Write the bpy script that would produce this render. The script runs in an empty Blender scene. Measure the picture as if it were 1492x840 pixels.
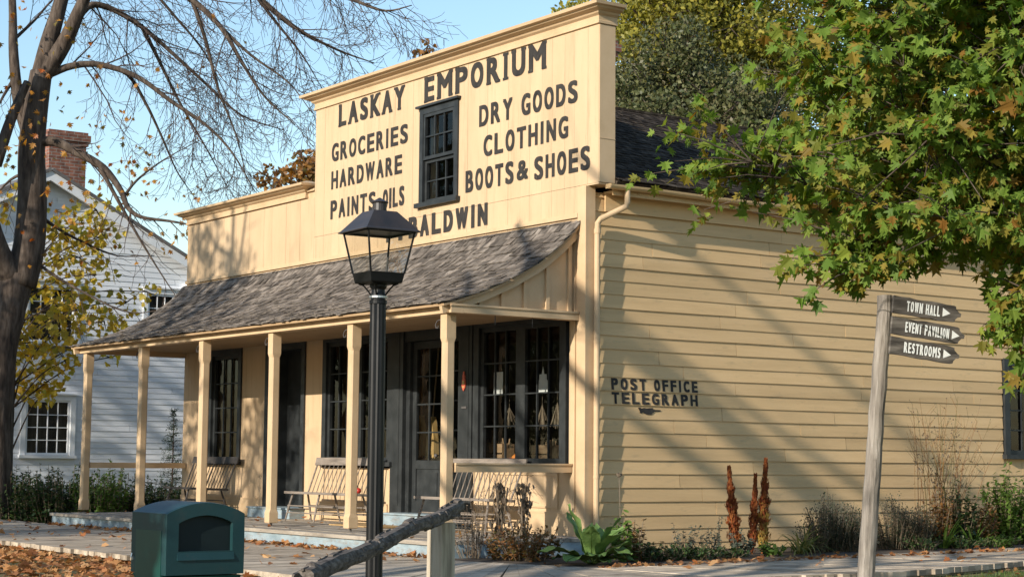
import bpy, math, random
from mathutils import Vector, Matrix
V = Vector
C = bpy.context.scene.collection
sc = bpy.context.scene
# ------------------------------------------------------------------ camera, world, sun, exposure
CAM = V((19.0, -14.764, 1.0))
def cam_basis():
    yaw, pit, rol = math.radians(-54.5010), math.radians(5.4412), math.radians(0.4856)
    f = V((math.sin(yaw)*math.cos(pit), math.cos(yaw)*math.cos(pit), math.sin(pit)))
    r = V((math.cos(yaw), -math.sin(yaw), 0)); u = r.cross(f)
    c, s = math.cos(rol), math.sin(rol)
    return c*r+s*u, -s*r+c*u, f
R_, U_, F_ = cam_basis()
cd = bpy.data.cameras.new('camera'); cam = bpy.data.objects.new('camera', cd); C.objects.link(cam)
cd.sensor_width = 36.0; cd.lens = 36.0*2625.5/1492; cd.clip_end = 2000; cd.clip_start = .1
cam.matrix_world = Matrix(((R_.x, U_.x, -F_.x, CAM.x), (R_.y, U_.y, -F_.y, CAM.y), (R_.z, U_.z, -F_.z, CAM.z), (0, 0, 0, 1)))
sc.camera = cam
SUN = V((.227, -1.0, .39)).normalized()
SUN_EL = math.asin(SUN.z); SUN_AZ = math.atan2(SUN.x, SUN.y)
w = bpy.data.worlds.new("World"); sc.world = w; w.use_nodes = True
nt = w.node_tree; bg = nt.nodes['Background']; sky = nt.nodes.new('ShaderNodeTexSky')
sky.sky_type = 'NISHITA'; sky.sun_disc = False; sky.sun_elevation = SUN_EL; sky.sun_rotation = SUN_AZ
sky.air_density = 1.3; sky.dust_density = .3; sky.ozone_density = 3.0
nt.links.new(sky.outputs[0], bg.inputs[0]); bg.inputs[1].default_value = .15
sd = bpy.data.lights.new('sun', 'SUN'); so = bpy.data.objects.new('sun', sd); C.objects.link(so)
sd.energy = 4.6; sd.angle = math.radians(.5); sd.color = (1.0, .92, .80)
so.rotation_euler = SUN.to_track_quat('Z', 'Y').to_euler(); so.location = (10, -40, 20)
vs = sc.view_settings; vs.view_transform = 'Standard'; vs.look = 'None'; vs.exposure = .52; vs.gamma = 1.0
vs.use_curve_mapping = False
sc.cycles.max_bounces = 8; sc.cycles.transparent_max_bounces = 16; sc.cycles.diffuse_bounces = 4

# rays from the photograph's standpoint, used to survey real positions on planes
def ray(px, py): return (F_*2625.5 + R_*(px-746) - U_*(py-420))
def onz(px, py, z): d = ray(px, py); return CAM + d*((z-CAM.z)/d.z)
def ony(px, py, y): d = ray(px, py); return CAM + d*((y-CAM.y)/d.y)
def onx(px, py, x): d = ray(px, py); return CAM + d*((x-CAM.x)/d.x)
def at(px, py, dist):
    d = ray(px, py); return CAM + d*(dist/math.hypot(d.x, d.y))
GZ = -.30

# ------------------------------------------------------------------ materials
MATS = {}
def ramp(n, cols, lo=.3, hi=.7):
    cr = n.color_ramp; k = len(cols)
    while len(cr.elements) < k: cr.elements.new(.5)
    for i, c in enumerate(cols):
        cr.elements[i].position = lo+(hi-lo)*i/max(1, k-1); cr.elements[i].color = (*c, 1)
def mat(name, cols, rough=.8, scale=(3, 3, 3), detail=6, bump=0.0, bscale=None, spec=.3, island=0.0, lo=.3, hi=.7, stain=None, metal=0.0):
    """noise-varied principled surface; island>0 adds a brightness shift per loose board/shingle"""
    m = bpy.data.materials.new(name); m.use_nodes = True; MATS[name] = m
    n, l = m.node_tree.nodes, m.node_tree.links
    b = n['Principled BSDF']; b.inputs['Roughness'].default_value = rough
    b.inputs['Specular IOR Level'].default_value = spec; b.inputs['Metallic'].default_value = metal
    tc = n.new('ShaderNodeTexCoord')
    mp = n.new('ShaderNodeMapping'); mp.inputs['Scale'].default_value = scale
    l.new(tc.outputs['Object'], mp.inputs[0])
    ns = n.new('ShaderNodeTexNoise'); ns.inputs['Scale'].default_value = 1; ns.inputs['Detail'].default_value = detail
    ns.inputs['Roughness'].default_value = .62
    l.new(mp.outputs[0], ns.inputs['Vector'])
    cr = n.new('ShaderNodeValToRGB'); ramp(cr, cols, lo, hi); l.new(ns.outputs[0], cr.inputs[0])
    col = cr.outputs[0]
    if stain:
        scol, ssc, slo, shi = stain
        mp2 = n.new('ShaderNodeMapping'); mp2.inputs['Scale'].default_value = ssc; l.new(tc.outputs['Object'], mp2.inputs[0])
        n2 = n.new('ShaderNodeTexNoise'); n2.inputs['Scale'].default_value = 1; n2.inputs['Detail'].default_value = 8; n2.inputs['Roughness'].default_value = .7
        l.new(mp2.outputs[0], n2.inputs['Vector'])
        mr = n.new('ShaderNodeMapRange'); mr.inputs[1].default_value = slo; mr.inputs[2].default_value = shi; l.new(n2.outputs[0], mr.inputs[0])
        mx = n.new('ShaderNodeMix'); mx.data_type = 'RGBA'; l.new(mr.outputs[0], mx.inputs[0]); l.new(col, mx.inputs[6]); mx.inputs[7].default_value = (*scol, 1)
        col = mx.outputs[2]
    if island > 0:
        ge = n.new('ShaderNodeNewGeometry'); mr = n.new('ShaderNodeMapRange')
        mr.inputs[3].default_value = 1-island; mr.inputs[4].default_value = 1+island
        l.new(ge.outputs['Random Per Island'], mr.inputs[0])
        hs = n.new('ShaderNodeHueSaturation'); l.new(mr.outputs[0], hs.inputs['Value']); l.new(col, hs.inputs['Color']); col = hs.outputs[0]
    l.new(col, b.inputs['Base Color'])
    if bump > 0:
        bp = n.new('ShaderNodeBump'); bp.inputs['Strength'].default_value = bump; bp.inputs['Distance'].default_value = .01
        src = ns
        if bscale:
            mp3 = n.new('ShaderNodeMapping'); mp3.inputs['Scale'].default_value = bscale; l.new(tc.outputs['Object'], mp3.inputs[0])
            src = n.new('ShaderNodeTexNoise'); src.inputs['Scale'].default_value = 1; src.inputs['Detail'].default_value = 5; l.new(mp3.outputs[0], src.inputs['Vector'])
        l.new(src.outputs[0], bp.inputs['Height']); l.new(bp.outputs[0], b.inputs['Normal'])
    return m
def leafmat(name, cols, trans=.35, rough=.5, spec=.35):
    m = bpy.data.materials.new(name); m.use_nodes = True; MATS[name] = m
    n, l = m.node_tree.nodes, m.node_tree.links
    b = n['Principled BSDF']; b.inputs['Roughness'].default_value = rough; b.inputs['Specular IOR Level'].default_value = spec
    ge = n.new('ShaderNodeNewGeometry'); cr = n.new('ShaderNodeValToRGB'); cr.color_ramp.interpolation = 'LINEAR'
    ramp(cr, cols, 0, 1); l.new(ge.outputs['Random Per Island'], cr.inputs[0])
    l.new(cr.outputs[0], b.inputs['Base Color'])
    if trans > 0:
        t = n.new('ShaderNodeBsdfTranslucent'); mx = n.new('ShaderNodeMixShader'); mx.inputs[0].default_value = trans
        hs = n.new('ShaderNodeHueSaturation'); hs.inputs['Value'].default_value = 1.25; hs.inputs['Saturation'].default_value = 1.1
        l.new(cr.outputs[0], hs.inputs['Color']); l.new(hs.outputs[0], t.inputs[0])
        l.new(b.outputs[0], mx.inputs[1]); l.new(t.outputs[0], mx.inputs[2]); l.new(mx.outputs[0], n['Material Output'].inputs[0])
    return m
def glassmat(name, tint=(.86, .88, .88), refl=.12):
    m = bpy.data.materials.new(name); m.use_nodes = True; MATS[name] = m
    n, l = m.node_tree.nodes, m.node_tree.links
    n.remove(n['Principled BSDF'])
    t = n.new('ShaderNodeBsdfTransparent'); t.inputs[0].default_value = (*tint, 1)
    g = n.new('ShaderNodeBsdfGlossy'); g.inputs['Roughness'].default_value = .02
    tc = n.new('ShaderNodeTexCoord'); ns = n.new('ShaderNodeTexNoise'); ns.inputs['Scale'].default_value = 3.5; ns.inputs['Detail'].default_value = 1
    l.new(tc.outputs['Object'], ns.inputs['Vector'])
    bp = n.new('ShaderNodeBump'); bp.inputs['Strength'].default_value = .15; bp.inputs['Distance'].default_value = .02
    l.new(ns.outputs[0], bp.inputs['Height']); l.new(bp.outputs[0], g.inputs['Normal'])
    f = n.new('ShaderNodeLayerWeight'); f.inputs[0].default_value = .35
    ad = n.new('ShaderNodeMath'); ad.operation = 'MULTIPLY_ADD'; ad.inputs[1].default_value = .22; ad.inputs[2].default_value = refl; ad.use_clamp = True
    l.new(f.outputs['Fresnel'], ad.inputs[0])
    mx = n.new('ShaderNodeMixShader'); l.new(ad.outputs[0], mx.inputs[0]); l.new(t.outputs[0], mx.inputs[1]); l.new(g.outputs[0], mx.inputs[2])
    l.new(mx.outputs[0], n['Material Output'].inputs[0]); return m
def brickmat(name, c1, c2, mortar, sc_=1.0):
    m = bpy.data.materials.new(name); m.use_nodes = True; MATS[name] = m
    n, l = m.node_tree.nodes, m.node_tree.links; b = n['Principled BSDF']; b.inputs['Roughness'].default_value = .9
    tc = n.new('ShaderNodeTexCoord'); sp = n.new('ShaderNodeSeparateXYZ'); cb = n.new('ShaderNodeCombineXYZ'); ad = n.new('ShaderNodeMath')
    l.new(tc.outputs['Object'], sp.inputs[0]); l.new(sp.outputs[0], ad.inputs[0]); l.new(sp.outputs[1], ad.inputs[1])
    l.new(ad.outputs[0], cb.inputs[0]); l.new(sp.outputs[2], cb.inputs[1])
    br = n.new('ShaderNodeTexBrick'); br.inputs['Scale'].default_value = sc_; br.inputs['Brick Width'].default_value = .22; br.inputs['Row Height'].default_value = .075
    br.inputs['Mortar Size'].default_value = .008; br.inputs['Color1'].default_value = (*c1, 1); br.inputs['Color2'].default_value = (*c2, 1); br.inputs['Mortar'].default_value = (*mortar, 1)
    l.new(cb.outputs[0], br.inputs['Vector'])
    ns = n.new('ShaderNodeTexNoise'); ns.inputs['Scale'].default_value = 7; ns.inputs['Detail'].default_value = 6; l.new(tc.outputs['Object'], ns.inputs['Vector'])
    mr = n.new('ShaderNodeMapRange'); mr.inputs[1].default_value = .3; mr.inputs[2].default_value = .7; mr.inputs[3].default_value = .55; mr.inputs[4].default_value = 1.3; l.new(ns.outputs[0], mr.inputs[0])
    hs = n.new('ShaderNodeHueSaturation'); l.new(br.outputs[0], hs.inputs['Color']); l.new(mr.outputs[0], hs.inputs['Value'])
    l.new(hs.outputs[0], b.inputs['Base Color'])
    bp = n.new('ShaderNodeBump'); bp.inputs['Strength'].default_value = .6; bp.inputs['Distance'].default_value = .01; l.new(br.outputs[1], bp.inputs['Height']); bp.invert = True
    l.new(bp.outputs[0], b.inputs['Normal']); return m

mat('cream', [(.46, .325, .19), (.535, .378, .226), (.575, .415, .255)], .62, (1.2, 1.2, .35), island=.03, bump=.12, bscale=(60, 60, 4), stain=((.36, .255, .145), (9, 9, .8), .53, .78))
mat('cream_trim', [(.47, .33, .19), (.535, .378, .222), (.575, .412, .25)], .6, (2, 2, 2), bump=.12, bscale=(40, 40, 40), stain=((.30, .21, .12), (14, 14, 14), .64, .80))
mat('ochre', [(.545, .365, .182), (.61, .413, .208), (.655, .448, .236)], .66, (.9, .5, 6), island=.09, bump=.15, bscale=(50, 4, 60), stain=((.36, .27, .15), (9, 2.2, 9), .57, .80))
mat('black_paint', [(.016, .018, .0185), (.026, .0285, .029), (.038, .041, .0415)], .46, (5, 5, 5), bump=.08, bscale=(40, 40, 10), spec=.3, stain=((.08, .08, .076), (22, 22, 9), .68, .80))
mat('letter_paint', [(.018, .016, .015), (.042, .037, .032)], .75, (9, 9, 4), stain=((.22, .165, .105), (34, 34, 11), .60, .80))
mat('blue_paint', [(.17, .225, .25), (.25, .315, .345), (.32, .39, .415)], .8, (3, 3, 6), bump=.15, stain=((.22, .19, .155), (4, 4, 12), .50, .70))
mat('plank_grey', [(.20, .155, .11), (.40, .325, .24), (.53, .445, .345)], .88, (9, 1.3, 9), island=.26, bump=.5, bscale=(70, 4, 60), lo=.25, hi=.75, stain=((.13, .10, .075), (2.2, 1.4, 3), .52, .72))
mat('plank_deck', [(.16, .135, .105), (.29, .25, .20), (.39, .345, .285)], .85, (1.1, 9, 9), island=.24, bump=.5, bscale=(4, 60, 60), lo=.25, hi=.75, stain=((.12, .095, .075), (1.6, 3, 3), .52, .72))
mat('shingle', [(.050, .041, .033), (.135, .112, .091), (.25, .215, .18)], .9, (9, 2.2, 9), island=.5, bump=.5, bscale=(70, 8, 30), lo=.25, hi=.75)
mat('shingle_dark', [(.014, .0105, .008), (.036, .028, .0215), (.095, .076, .058)], .95, spec=.04, scale=(2.5, 9, 9), island=.4, bump=.5, bscale=(8, 60, 30))
mat('soffit', [(.34, .22, .12), (.44, .30, .165)], .75, (2, 2, 2))
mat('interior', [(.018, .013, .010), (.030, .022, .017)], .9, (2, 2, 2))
mat('white_paint', [(.66, .68, .72), (.76, .78, .81), (.80, .81, .84)], .6, (.6, .6, 4), island=.05, stain=((.50, .50, .50), (6, 1.5, 9), .62, .82))
mat('white_trim', [(.74, .76, .78), (.82, .83, .84)], .55, (3, 3, 3))
mat('house_roof', [(.10, .095, .09), (.18, .17, .165)], .9, (5, 5, 5), island=.3)
mat('dark_backing', [(.02, .019, .018), (.07, .066, .06)], .9, (1, 14, .6))  # near-black, so the panes' darkness comes from this colour
brickmat('brick', (.27, .105, .065), (.19, .075, .05), (.26, .23, .2))
mat('bark', [(.028, .020, .015), (.070, .051, .038), (.13, .10, .078)], .95, (11, 11, 2.4), bump=1.0, bscale=(16, 16, 3.5), lo=.32, hi=.68)
mat('twig', [(.042, .027, .021), (.085, .060, .050)], .9, (5, 5, 5))
mat('weathered_wood', [(.10, .083, .068), (.23, .20, .168), (.37, .33, .285)], .88, (16, 16, 1.6), bump=.7, bscale=(34, 34, 2.5), lo=.28, hi=.7, stain=((.045, .036, .03), (24, 24, 1.0), .62, .70))
mat('log_bark', [(.04, .032, .027), (.11, .092, .078), (.22, .19, .165)], .95, (30, 9, 30), bump=1.0, bscale=(60, 14, 60))
mat('post_wood', [(.20, .165, .12), (.40, .34, .255), (.52, .45, .35)], .88, (16, 16, 1.6), bump=.6, bscale=(34, 34, 2.5), stain=((.09, .07, .05), (24, 24, 1.0), .64, .74))
mat('sign_wood', [(.035, .032, .029), (.095, .086, .076), (.20, .182, .16)], .85, (3, 3, 20), bump=.5, bscale=(6, 6, 60), stain=((.24, .23, .21), (4, 4, 30), .64, .78))
mat('sign_letter', [(.80, .84, .84), (.86, .88, .87)], .7, (20, 20, 20))
mat('bench_wood', [(.10, .082, .066), (.20, .165, .135), (.28, .235, .195)], .7, (2, 14, 14), bump=.25, stain=((.055, .045, .04), (5, 5, 5), .60, .75))
mat('bench_shaded', [(.035, .03, .027), (.06, .052, .046)], .6, (3, 12, 12))  # bench wood darkened in colour for its shaded place on the porch
mat('lamp_black', [(.005, .0052, .0055), (.010, .010, .0105)], .42, (6, 6, 6), spec=.28, stain=((.05, .046, .04), (30, 30, 12), .66, .80))
mat('lamp_roof', [(.020, .018, .017), (.045, .034, .028)], .42, (5, 5, 5), spec=.5, stain=((.09, .045, .028), (7, 7, 7), .58, .78))
mat('bin_green', [(.004, .044, .037), (.007, .058, .048)], .38, (3, 3, 3), spec=.5, bump=.05, bscale=(90, 90, 90))
mat('bin_lid', [(.007, .034, .038), (.011, .044, .048)], .45, (3, 3, 3), spec=.4, stain=((.03, .045, .045), (7, 7, 7), .55, .75), bump=.05, bscale=(90, 90, 90))
mat('bin_slot', [(.004, .010, .011), (.007, .015, .016)], .6, (3, 3, 3))
mat('steel', [(.45, .45, .45), (.6, .6, .6)], .35, (9, 9, 9), metal=.9)
mat('iron', [(.05, .045, .042), (.10, .09, .085)], .6, (9, 9, 9), spec=.5)
mat('mat_fibre', [(.30, .19, .085), (.42, .28, .13)], .95, (30, 30, 30), bump=.5)
mat('broom_straw', [(.42, .25, .08), (.66, .43, .16)], .8, (40, 40, 2), bump=.6)
mat('paper', [(.62, .62, .58), (.76, .76, .72)], .8, (3, 3, 3))
mat('crate_wood', [(.24, .15, .08), (.40, .26, .14)], .8, (3, 20, 20))
mat('apple_red', [(.30, .012, .012), (.45, .04, .025)], .35, (9, 9, 9), spec=.5)
mat('gourd', [(.62, .17, .02), (.72, .26, .05)], .5, (9, 9, 4))
mat('plaque_red', [(.42, .085, .05), (.55, .13, .075)], .5, (12, 12, 12))
mat('plaque_gold', [(.40, .26, .10), (.5, .34, .14)], .5, (12, 12, 12))
mat('dried', [(.12, .085, .05), (.26, .205, .14)], .9, (30, 30, 8))
mat('burdock_leaf', [(.075, .135, .035), (.125, .205, .055), (.18, .265, .085)], .55, (7, 7, 7), bump=.6, bscale=(38, 38, 38), spec=.3, stain=((.16, .15, .04), (9, 9, 9), .64, .76))
mat('soil', [(.035, .026, .018), (.075, .056, .04), (.11, .085, .06)], .95, (6, 6, 6), bump=.8)
glassmat('glass', (.80, .82, .82), .035); glassmat('lamp_glass', (.93, .93, .90), .03)
leafmat('leaf_maple', [(0.086, 0.144, 0.023), (0.115, 0.196, 0.030), (0.161, 0.253, 0.037), (0.218, 0.299, 0.046), (0.115, 0.190, 0.030), (0.276, 0.322, 0.046), (0.098, 0.161, 0.028), (0.178, 0.265, 0.039), (0.127, 0.196, 0.030), (0.149, 0.236, 0.034), (0.230, 0.196, 0.034), (0.300, 0.215, 0.036), (0.138, 0.201, 0.030), (0.253, 0.115, 0.025), (0.127, 0.196, 0.030)], .45, .55, .22)
leafmat('leaf_far', [(.05, .062, .022), (.085, .098, .034), (.13, .135, .05), (.18, .17, .075), (.06, .078, .026), (.15, .12, .06)], .3)
leafmat('leaf_far_yellow', [(.20, .19, .03), (.32, .28, .04), (.14, .15, .03), (.42, .34, .06)], .4)
leafmat('leaf_yellow', [(.52, .37, .05), (.66, .48, .08), (.38, .30, .05), (.56, .33, .05), (.30, .29, .06), (.62, .45, .07)], .5)
leafmat('leaf_autumn', [(.38, .16, .025), (.50, .24, .04), (.22, .10, .025), (.16, .14, .025), (.42, .10, .02)], .4)
leafmat('leaf_rust', [(.26, .11, .03), (.34, .17, .04), (.17, .08, .03), (.14, .11, .03)], .35)
leafmat('leaf_shrub', [(.020, .040, .012), (.032, .062, .018), (.05, .085, .025), (.07, .10, .03)], .25)
leafmat('leaf_conifer', [(.012, .026, .012), (.02, .04, .018)], .15)
leafmat('leaf_bright', [(.08, .15, .03), (.12, .20, .035), (.16, .24, .05), (.06, .11, .025)], .4)
leafmat('leaf_grey', [(.055, .075, .05), (.09, .11, .08), (.13, .15, .115), (.045, .055, .035)], .25)
leafmat('leaf_aster', [(.020, .032, .016), (.035, .050, .026), (.06, .075, .04), (.09, .085, .05), (.04, .055, .03)], .25)
leafmat('leaf_brown', [(.12, .055, .022), (.22, .10, .035), (.34, .17, .06), (.09, .075, .025), (.16, .13, .04)], .3)
leafmat('leaf_dry', [(.10, .07, .045), (.17, .125, .085), (.24, .19, .13)], .2)
leafmat('leaf_dock', [(.16, .035, .014), (.25, .065, .022), (.33, .12, .035), (.12, .03, .014)], .25)
leafmat('leaf_dock_gold', [(.24, .075, .024), (.36, .22, .05), (.40, .28, .07), (.28, .14, .035)], .25)
leafmat('leaf_burdock', [(.065, .16, .035), (.085, .20, .045), (.11, .24, .05)], .35, .38, .45)
leafmat('leaf_blade', [(.09, .13, .03), (.16, .19, .05), (.30, .26, .09), (.06, .10, .025)], .35)
leafmat('litter', [(.30, .135, .05), (.42, .21, .08), (.22, .09, .035), (.50, .30, .14), (.34, .12, .04), (.16, .08, .04)], .2, .75, .2)
leafmat('grass_blade', [(.06, .10, .02), (.09, .14, .03), (.13, .17, .04), (.17, .17, .06)], .35)

# ------------------------------------------------------------------ mesh helpers
class MB:
    def __init__(s): s.v = []; s.f = []; s.m = []
    def face(s, idx, m=0): s.f.append(idx); s.m.append(m)
    def poly(s, pts, m=0):
        k = len(s.v); s.v += [tuple(p) for p in pts]; s.face(list(range(k, k+len(pts))), m)
    def hexa(s, p, m=0):          # 8 points: bottom loop 4, top loop 4
        k = len(s.v); s.v += [tuple(q) for q in p]
        for q in ((3, 2, 1, 0), (4, 5, 6, 7), (0, 1, 5, 4), (1, 2, 6, 5), (2, 3, 7, 6), (3, 0, 4, 7)): s.face([k+i for i in q], m)
    def box(s, x0, x1, y0, y1, z0, z1, m=0):
        s.hexa([(x0, y0, z0), (x1, y0, z0), (x1, y1, z0), (x0, y1, z0), (x0, y0, z1), (x1, y0, z1), (x1, y1, z1), (x0, y1, z1)], m)
    def obox(s, c, ax, ay, az, m=0):   # centre and three half-axis vectors
        c = V(c); ax, ay, az = V(ax), V(ay), V(az)
        s.hexa([c-ax-ay-az, c+ax-ay-az, c+ax+ay-az, c-ax+ay-az, c-ax-ay+az, c+ax-ay+az, c+ax+ay+az, c-ax+ay+az], m)
    def bar(s, a, b, w, h, m=0, up=V((0, 0, 1))):
        a, b = V(a), V(b); d = (b-a); x = d.cross(up)
        if x.length < 1e-6: x = V((1, 0, 0))
        x.normalize(); u = x.cross(d).normalized()
        s.obox((a+b)/2, d/2, x*(w/2), u*(h/2), m)
    def tube(s, pts, rad, n=6, m=0, cap=True):
        pts = [V(p) for p in pts]
        if not isinstance(rad, (list, tuple)): rad = [rad]*len(pts)
        k0 = len(s.v); prev = None
        for i, p in enumerate(pts):
            d = (pts[min(i+1, len(pts)-1)]-pts[max(i-1, 0)])
            if d.length < 1e-9: d = V((0, 0, 1))
            d.normalize()
            if prev is None:
                a = d.cross(V((0, 0, 1)));
                if a.length < .05: a = d.cross(V((1, 0, 0)))
                a.normalize()
            else:
                a = prev-d*prev.dot(d); a.normalize()
            prev = a; b = d.cross(a)
            for j in range(n):
                t = 2*math.pi*j/n; s.v.append(tuple(p+(a*math.cos(t)+b*math.sin(t))*rad[i]))
        for i in range(len(pts)-1):
            for j in range(n):
                q = k0+i*n; s.face([q+j, q+(j+1) % n, q+n+(j+1) % n, q+n+j], m)
        if cap:
            s.face([k0+j for j in range(n)][::-1], m); q = k0+(len(pts)-1)*n; s.face([q+j for j in range(n)], m)
    def loops(s, loops, m=0, cap=True):   # list of equal length closed loops
        k0 = len(s.v); n = len(loops[0])
        for lp in loops: s.v += [tuple(p) for p in lp]
        for i in range(len(loops)-1):
            for j in range(n):
                q = k0+i*n; s.face([q+j, q+(j+1) % n, q+n+(j+1) % n, q+n+j], m)
        if cap:
            s.face([k0+j for j in range(n)][::-1], m); q = k0+(len(loops)-1)*n; s.face([q+j for j in range(n)], m)
    def prism(s, outline, off, m=0):   # planar outline extruded by vector off
        o = V(off); s.loops([[V(p) for p in outline], [V(p)+o for p in outline]], m)
    def ball(s, c, r, m=0, n=10, k=7, sz=1.0):
        lp = []
        for i in range(k+1):
            t = math.pi*i/k; rr = max(1e-4, r*math.sin(t)); lp.append([(c[0]+rr*math.cos(2*math.pi*j/n), c[1]+rr*math.sin(2*math.pi*j/n), c[2]-r*sz*math.cos(t)) for j in range(n)])
        s.loops(lp, m)
    def sweep(s, path, prof, m=0):     # path xy points, prof (outward, z); outward = right-hand side of travel
        n = len(path); loops = []
        for i, p in enumerate(path):
            def nrm(a, b):
                d = V((b[0]-a[0], b[1]-a[1])).normalized(); return V((d.y, -d.x))
            if i == 0: o = nrm(path[0], path[1])
            elif i == n-1: o = nrm(path[-2], path[-1])
            else:
                a, b = nrm(path[i-1], p), nrm(p, path[i+1]); o = (a+b); o = o/max(.2, o.dot(a))
            loops.append([(p[0]+o.x*q[0], p[1]+o.y*q[0], q[1]) for q in prof])
        s.loops(loops, m)
    def build(s, name, mats, parent=None, smooth=False):
        off = V((0, 0, 0)); q = parent
        while q is not None: off += q.location; q = q.parent
        me = bpy.data.meshes.new(name)
        me.from_pydata([(x-off.x, y-off.y, z-off.z) for x, y, z in s.v], [], s.f)
        if not isinstance(mats, (list, tuple)): mats = [mats]
        for mm in mats: me.materials.append(MATS[mm])
        if len(mats) > 1: me.polygons.foreach_set('material_index', s.m)
        if smooth: me.polygons.foreach_set('use_smooth', [True]*len(me.polygons))
        me.update()
        o = bpy.data.objects.new(name, me); C.objects.link(o)
        if parent is not None: o.parent = parent
        return o
def thing(name, label, cat, loc=(0, 0, 0), group=None):
    o = bpy.data.objects.new(name, None); C.objects.link(o); o.location = loc; o.empty_display_size = .2
    return tag(o, label, cat, group)
def tag(o, label, cat, group=None):
    o['label'] = label; o['category'] = cat
    if group: o['group'] = group
    return o
def kind(o, k, label=None, cat=None):
    o['kind'] = k
    if label: o['label'] = label
    if cat: o['category'] = cat
    return o
def copy_tree(o, parent=None):
    c = o.copy(); C.objects.link(c); c.parent = parent
    for ch in list(o.children): copy_tree(ch, c)
    return c

# ------------------------------------------------------------------ lettering
def glyphs(body, bold=.0):
    cu = bpy.data.curves.new('letters', 'FONT'); cu.body = body; cu.offset = bold; cu.resolution_u = 5
    o = bpy.data.objects.new('letters', cu); C.objects.link(o)
    dg = bpy.context.evaluated_depsgraph_get(); dg.update()
    me = bpy.data.meshes.new_from_object(o.evaluated_get(dg))
    vs_ = [(v.co.x, v.co.y) for v in me.vertices]; fs = [list(p.vertices) for p in me.polygons]
    bpy.data.objects.remove(o); bpy.data.curves.remove(cu); bpy.data.meshes.remove(me)
    return vs_, fs
def text(mb, body, u0, u1, v0, v1, fn, bold=.02, skew=0.0):
    """one line of painted lettering fitted to a box; stroke weight from overprinting the outline"""
    vs_, fs = glyphs(body, 0)
    xa, xb = min(p[0] for p in vs_), max(p[0] for p in vs_); ya, yb = min(p[1] for p in vs_), max(p[1] for p in vs_)
    e = bold*(v1-v0)*1.25; n = 0
    for du in (-e, 0, e):
        for dv in (-e*.7, e*.7):
            k = len(mb.v)
            for x, y in vs_:
                b = (y-ya)/(yb-ya); u = u0+e+(u1-u0-2*e)*(x-xa)/(xb-xa)+skew*(b-.5)*(v1-v0)+du; v = v0+e+(v1-v0-2*e)*b+dv
                mb.v.append(tuple(fn(u, v, .0004*n)))
            for f in fs: mb.face([k+i for i in f])
            n += 1
SERIF = {'L': [(.16, 0), (.16, 1)], 'A': [(.12, 0), (.88, 0)], 'K': [(.14, 0), (.14, 1), (.86, 0), (.86, 1)], 'Y': [(.12, 1), (.88, 1), (.5, 0)],
         'E': [(.16, 0), (.16, 1)], 'M': [(.1, 0), (.9, 0), (.1, 1), (.9, 1)], 'P': [(.16, 0), (.16, 1)], 'R': [(.16, 0), (.16, 1), (.88, 0)],
         'I': [(.5, 0), (.5, 1)], 'U': [(.13, 1), (.87, 1)], 'N': [(.12, 0), (.12, 1), (.88, 1)], 'H': [(.13, 0), (.13, 1), (.87, 0), (.87, 1)],
         'T': [(.5, 0)], 'W': [(.1, 1), (.9, 1), (.5, 1)], 'V': [(.1, 1), (.9, 1)], 'D': [(.14, 0), (.14, 1)]}
WID = {'I': .42, 'M': 1.25, 'W': 1.3, 'L': .85, 'E': .85, 'S': .85, ' ': .45}
def slab_text(mb, body, u0, u1, v0, v1, fn, bold=.03, gap=.22, skew=0.0, sh=.10, sw=.36):
    tot = sum(WID.get(c, 1.0) for c in body)+gap*(len(body)-1); k = (u1-u0)/tot; u = u0
    for c in body:
        wd = WID.get(c, 1.0)*k
        if c != ' ':
            inner = .3 if c == 'I' else 0
            if c == 'I':
                h2 = (.125+2.5*bold)*(v1-v0)*.46; mb.poly([fn(u+wd/2-h2, v0, 0), fn(u+wd/2+h2, v0, 0), fn(u+wd/2+h2, v1, 0), fn(u+wd/2-h2, v1, 0)])
            else: text(mb, c, u, u+wd, v0, v1, fn, bold, skew)
            for (cx, cy) in SERIF.get(c, []):
                hw = (.5 if c == 'I' else sw*.5)*wd*(1.0 if c not in 'MW' else .75); h = (v1-v0)*sh; vb = v0 if cy == 0 else v1-h
                cu = u+cx*wd
                q = []
                for du, dv in ((-hw, 0), (hw, 0), (hw, h), (-hw, h)):
                    b = (vb+dv-v0)/(v1-v0); q.append(fn(cu+du+skew*(b-.5)*(v1-v0), vb+dv, .0015))
                mb.poly(q)
        u += wd+gap*k

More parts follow.
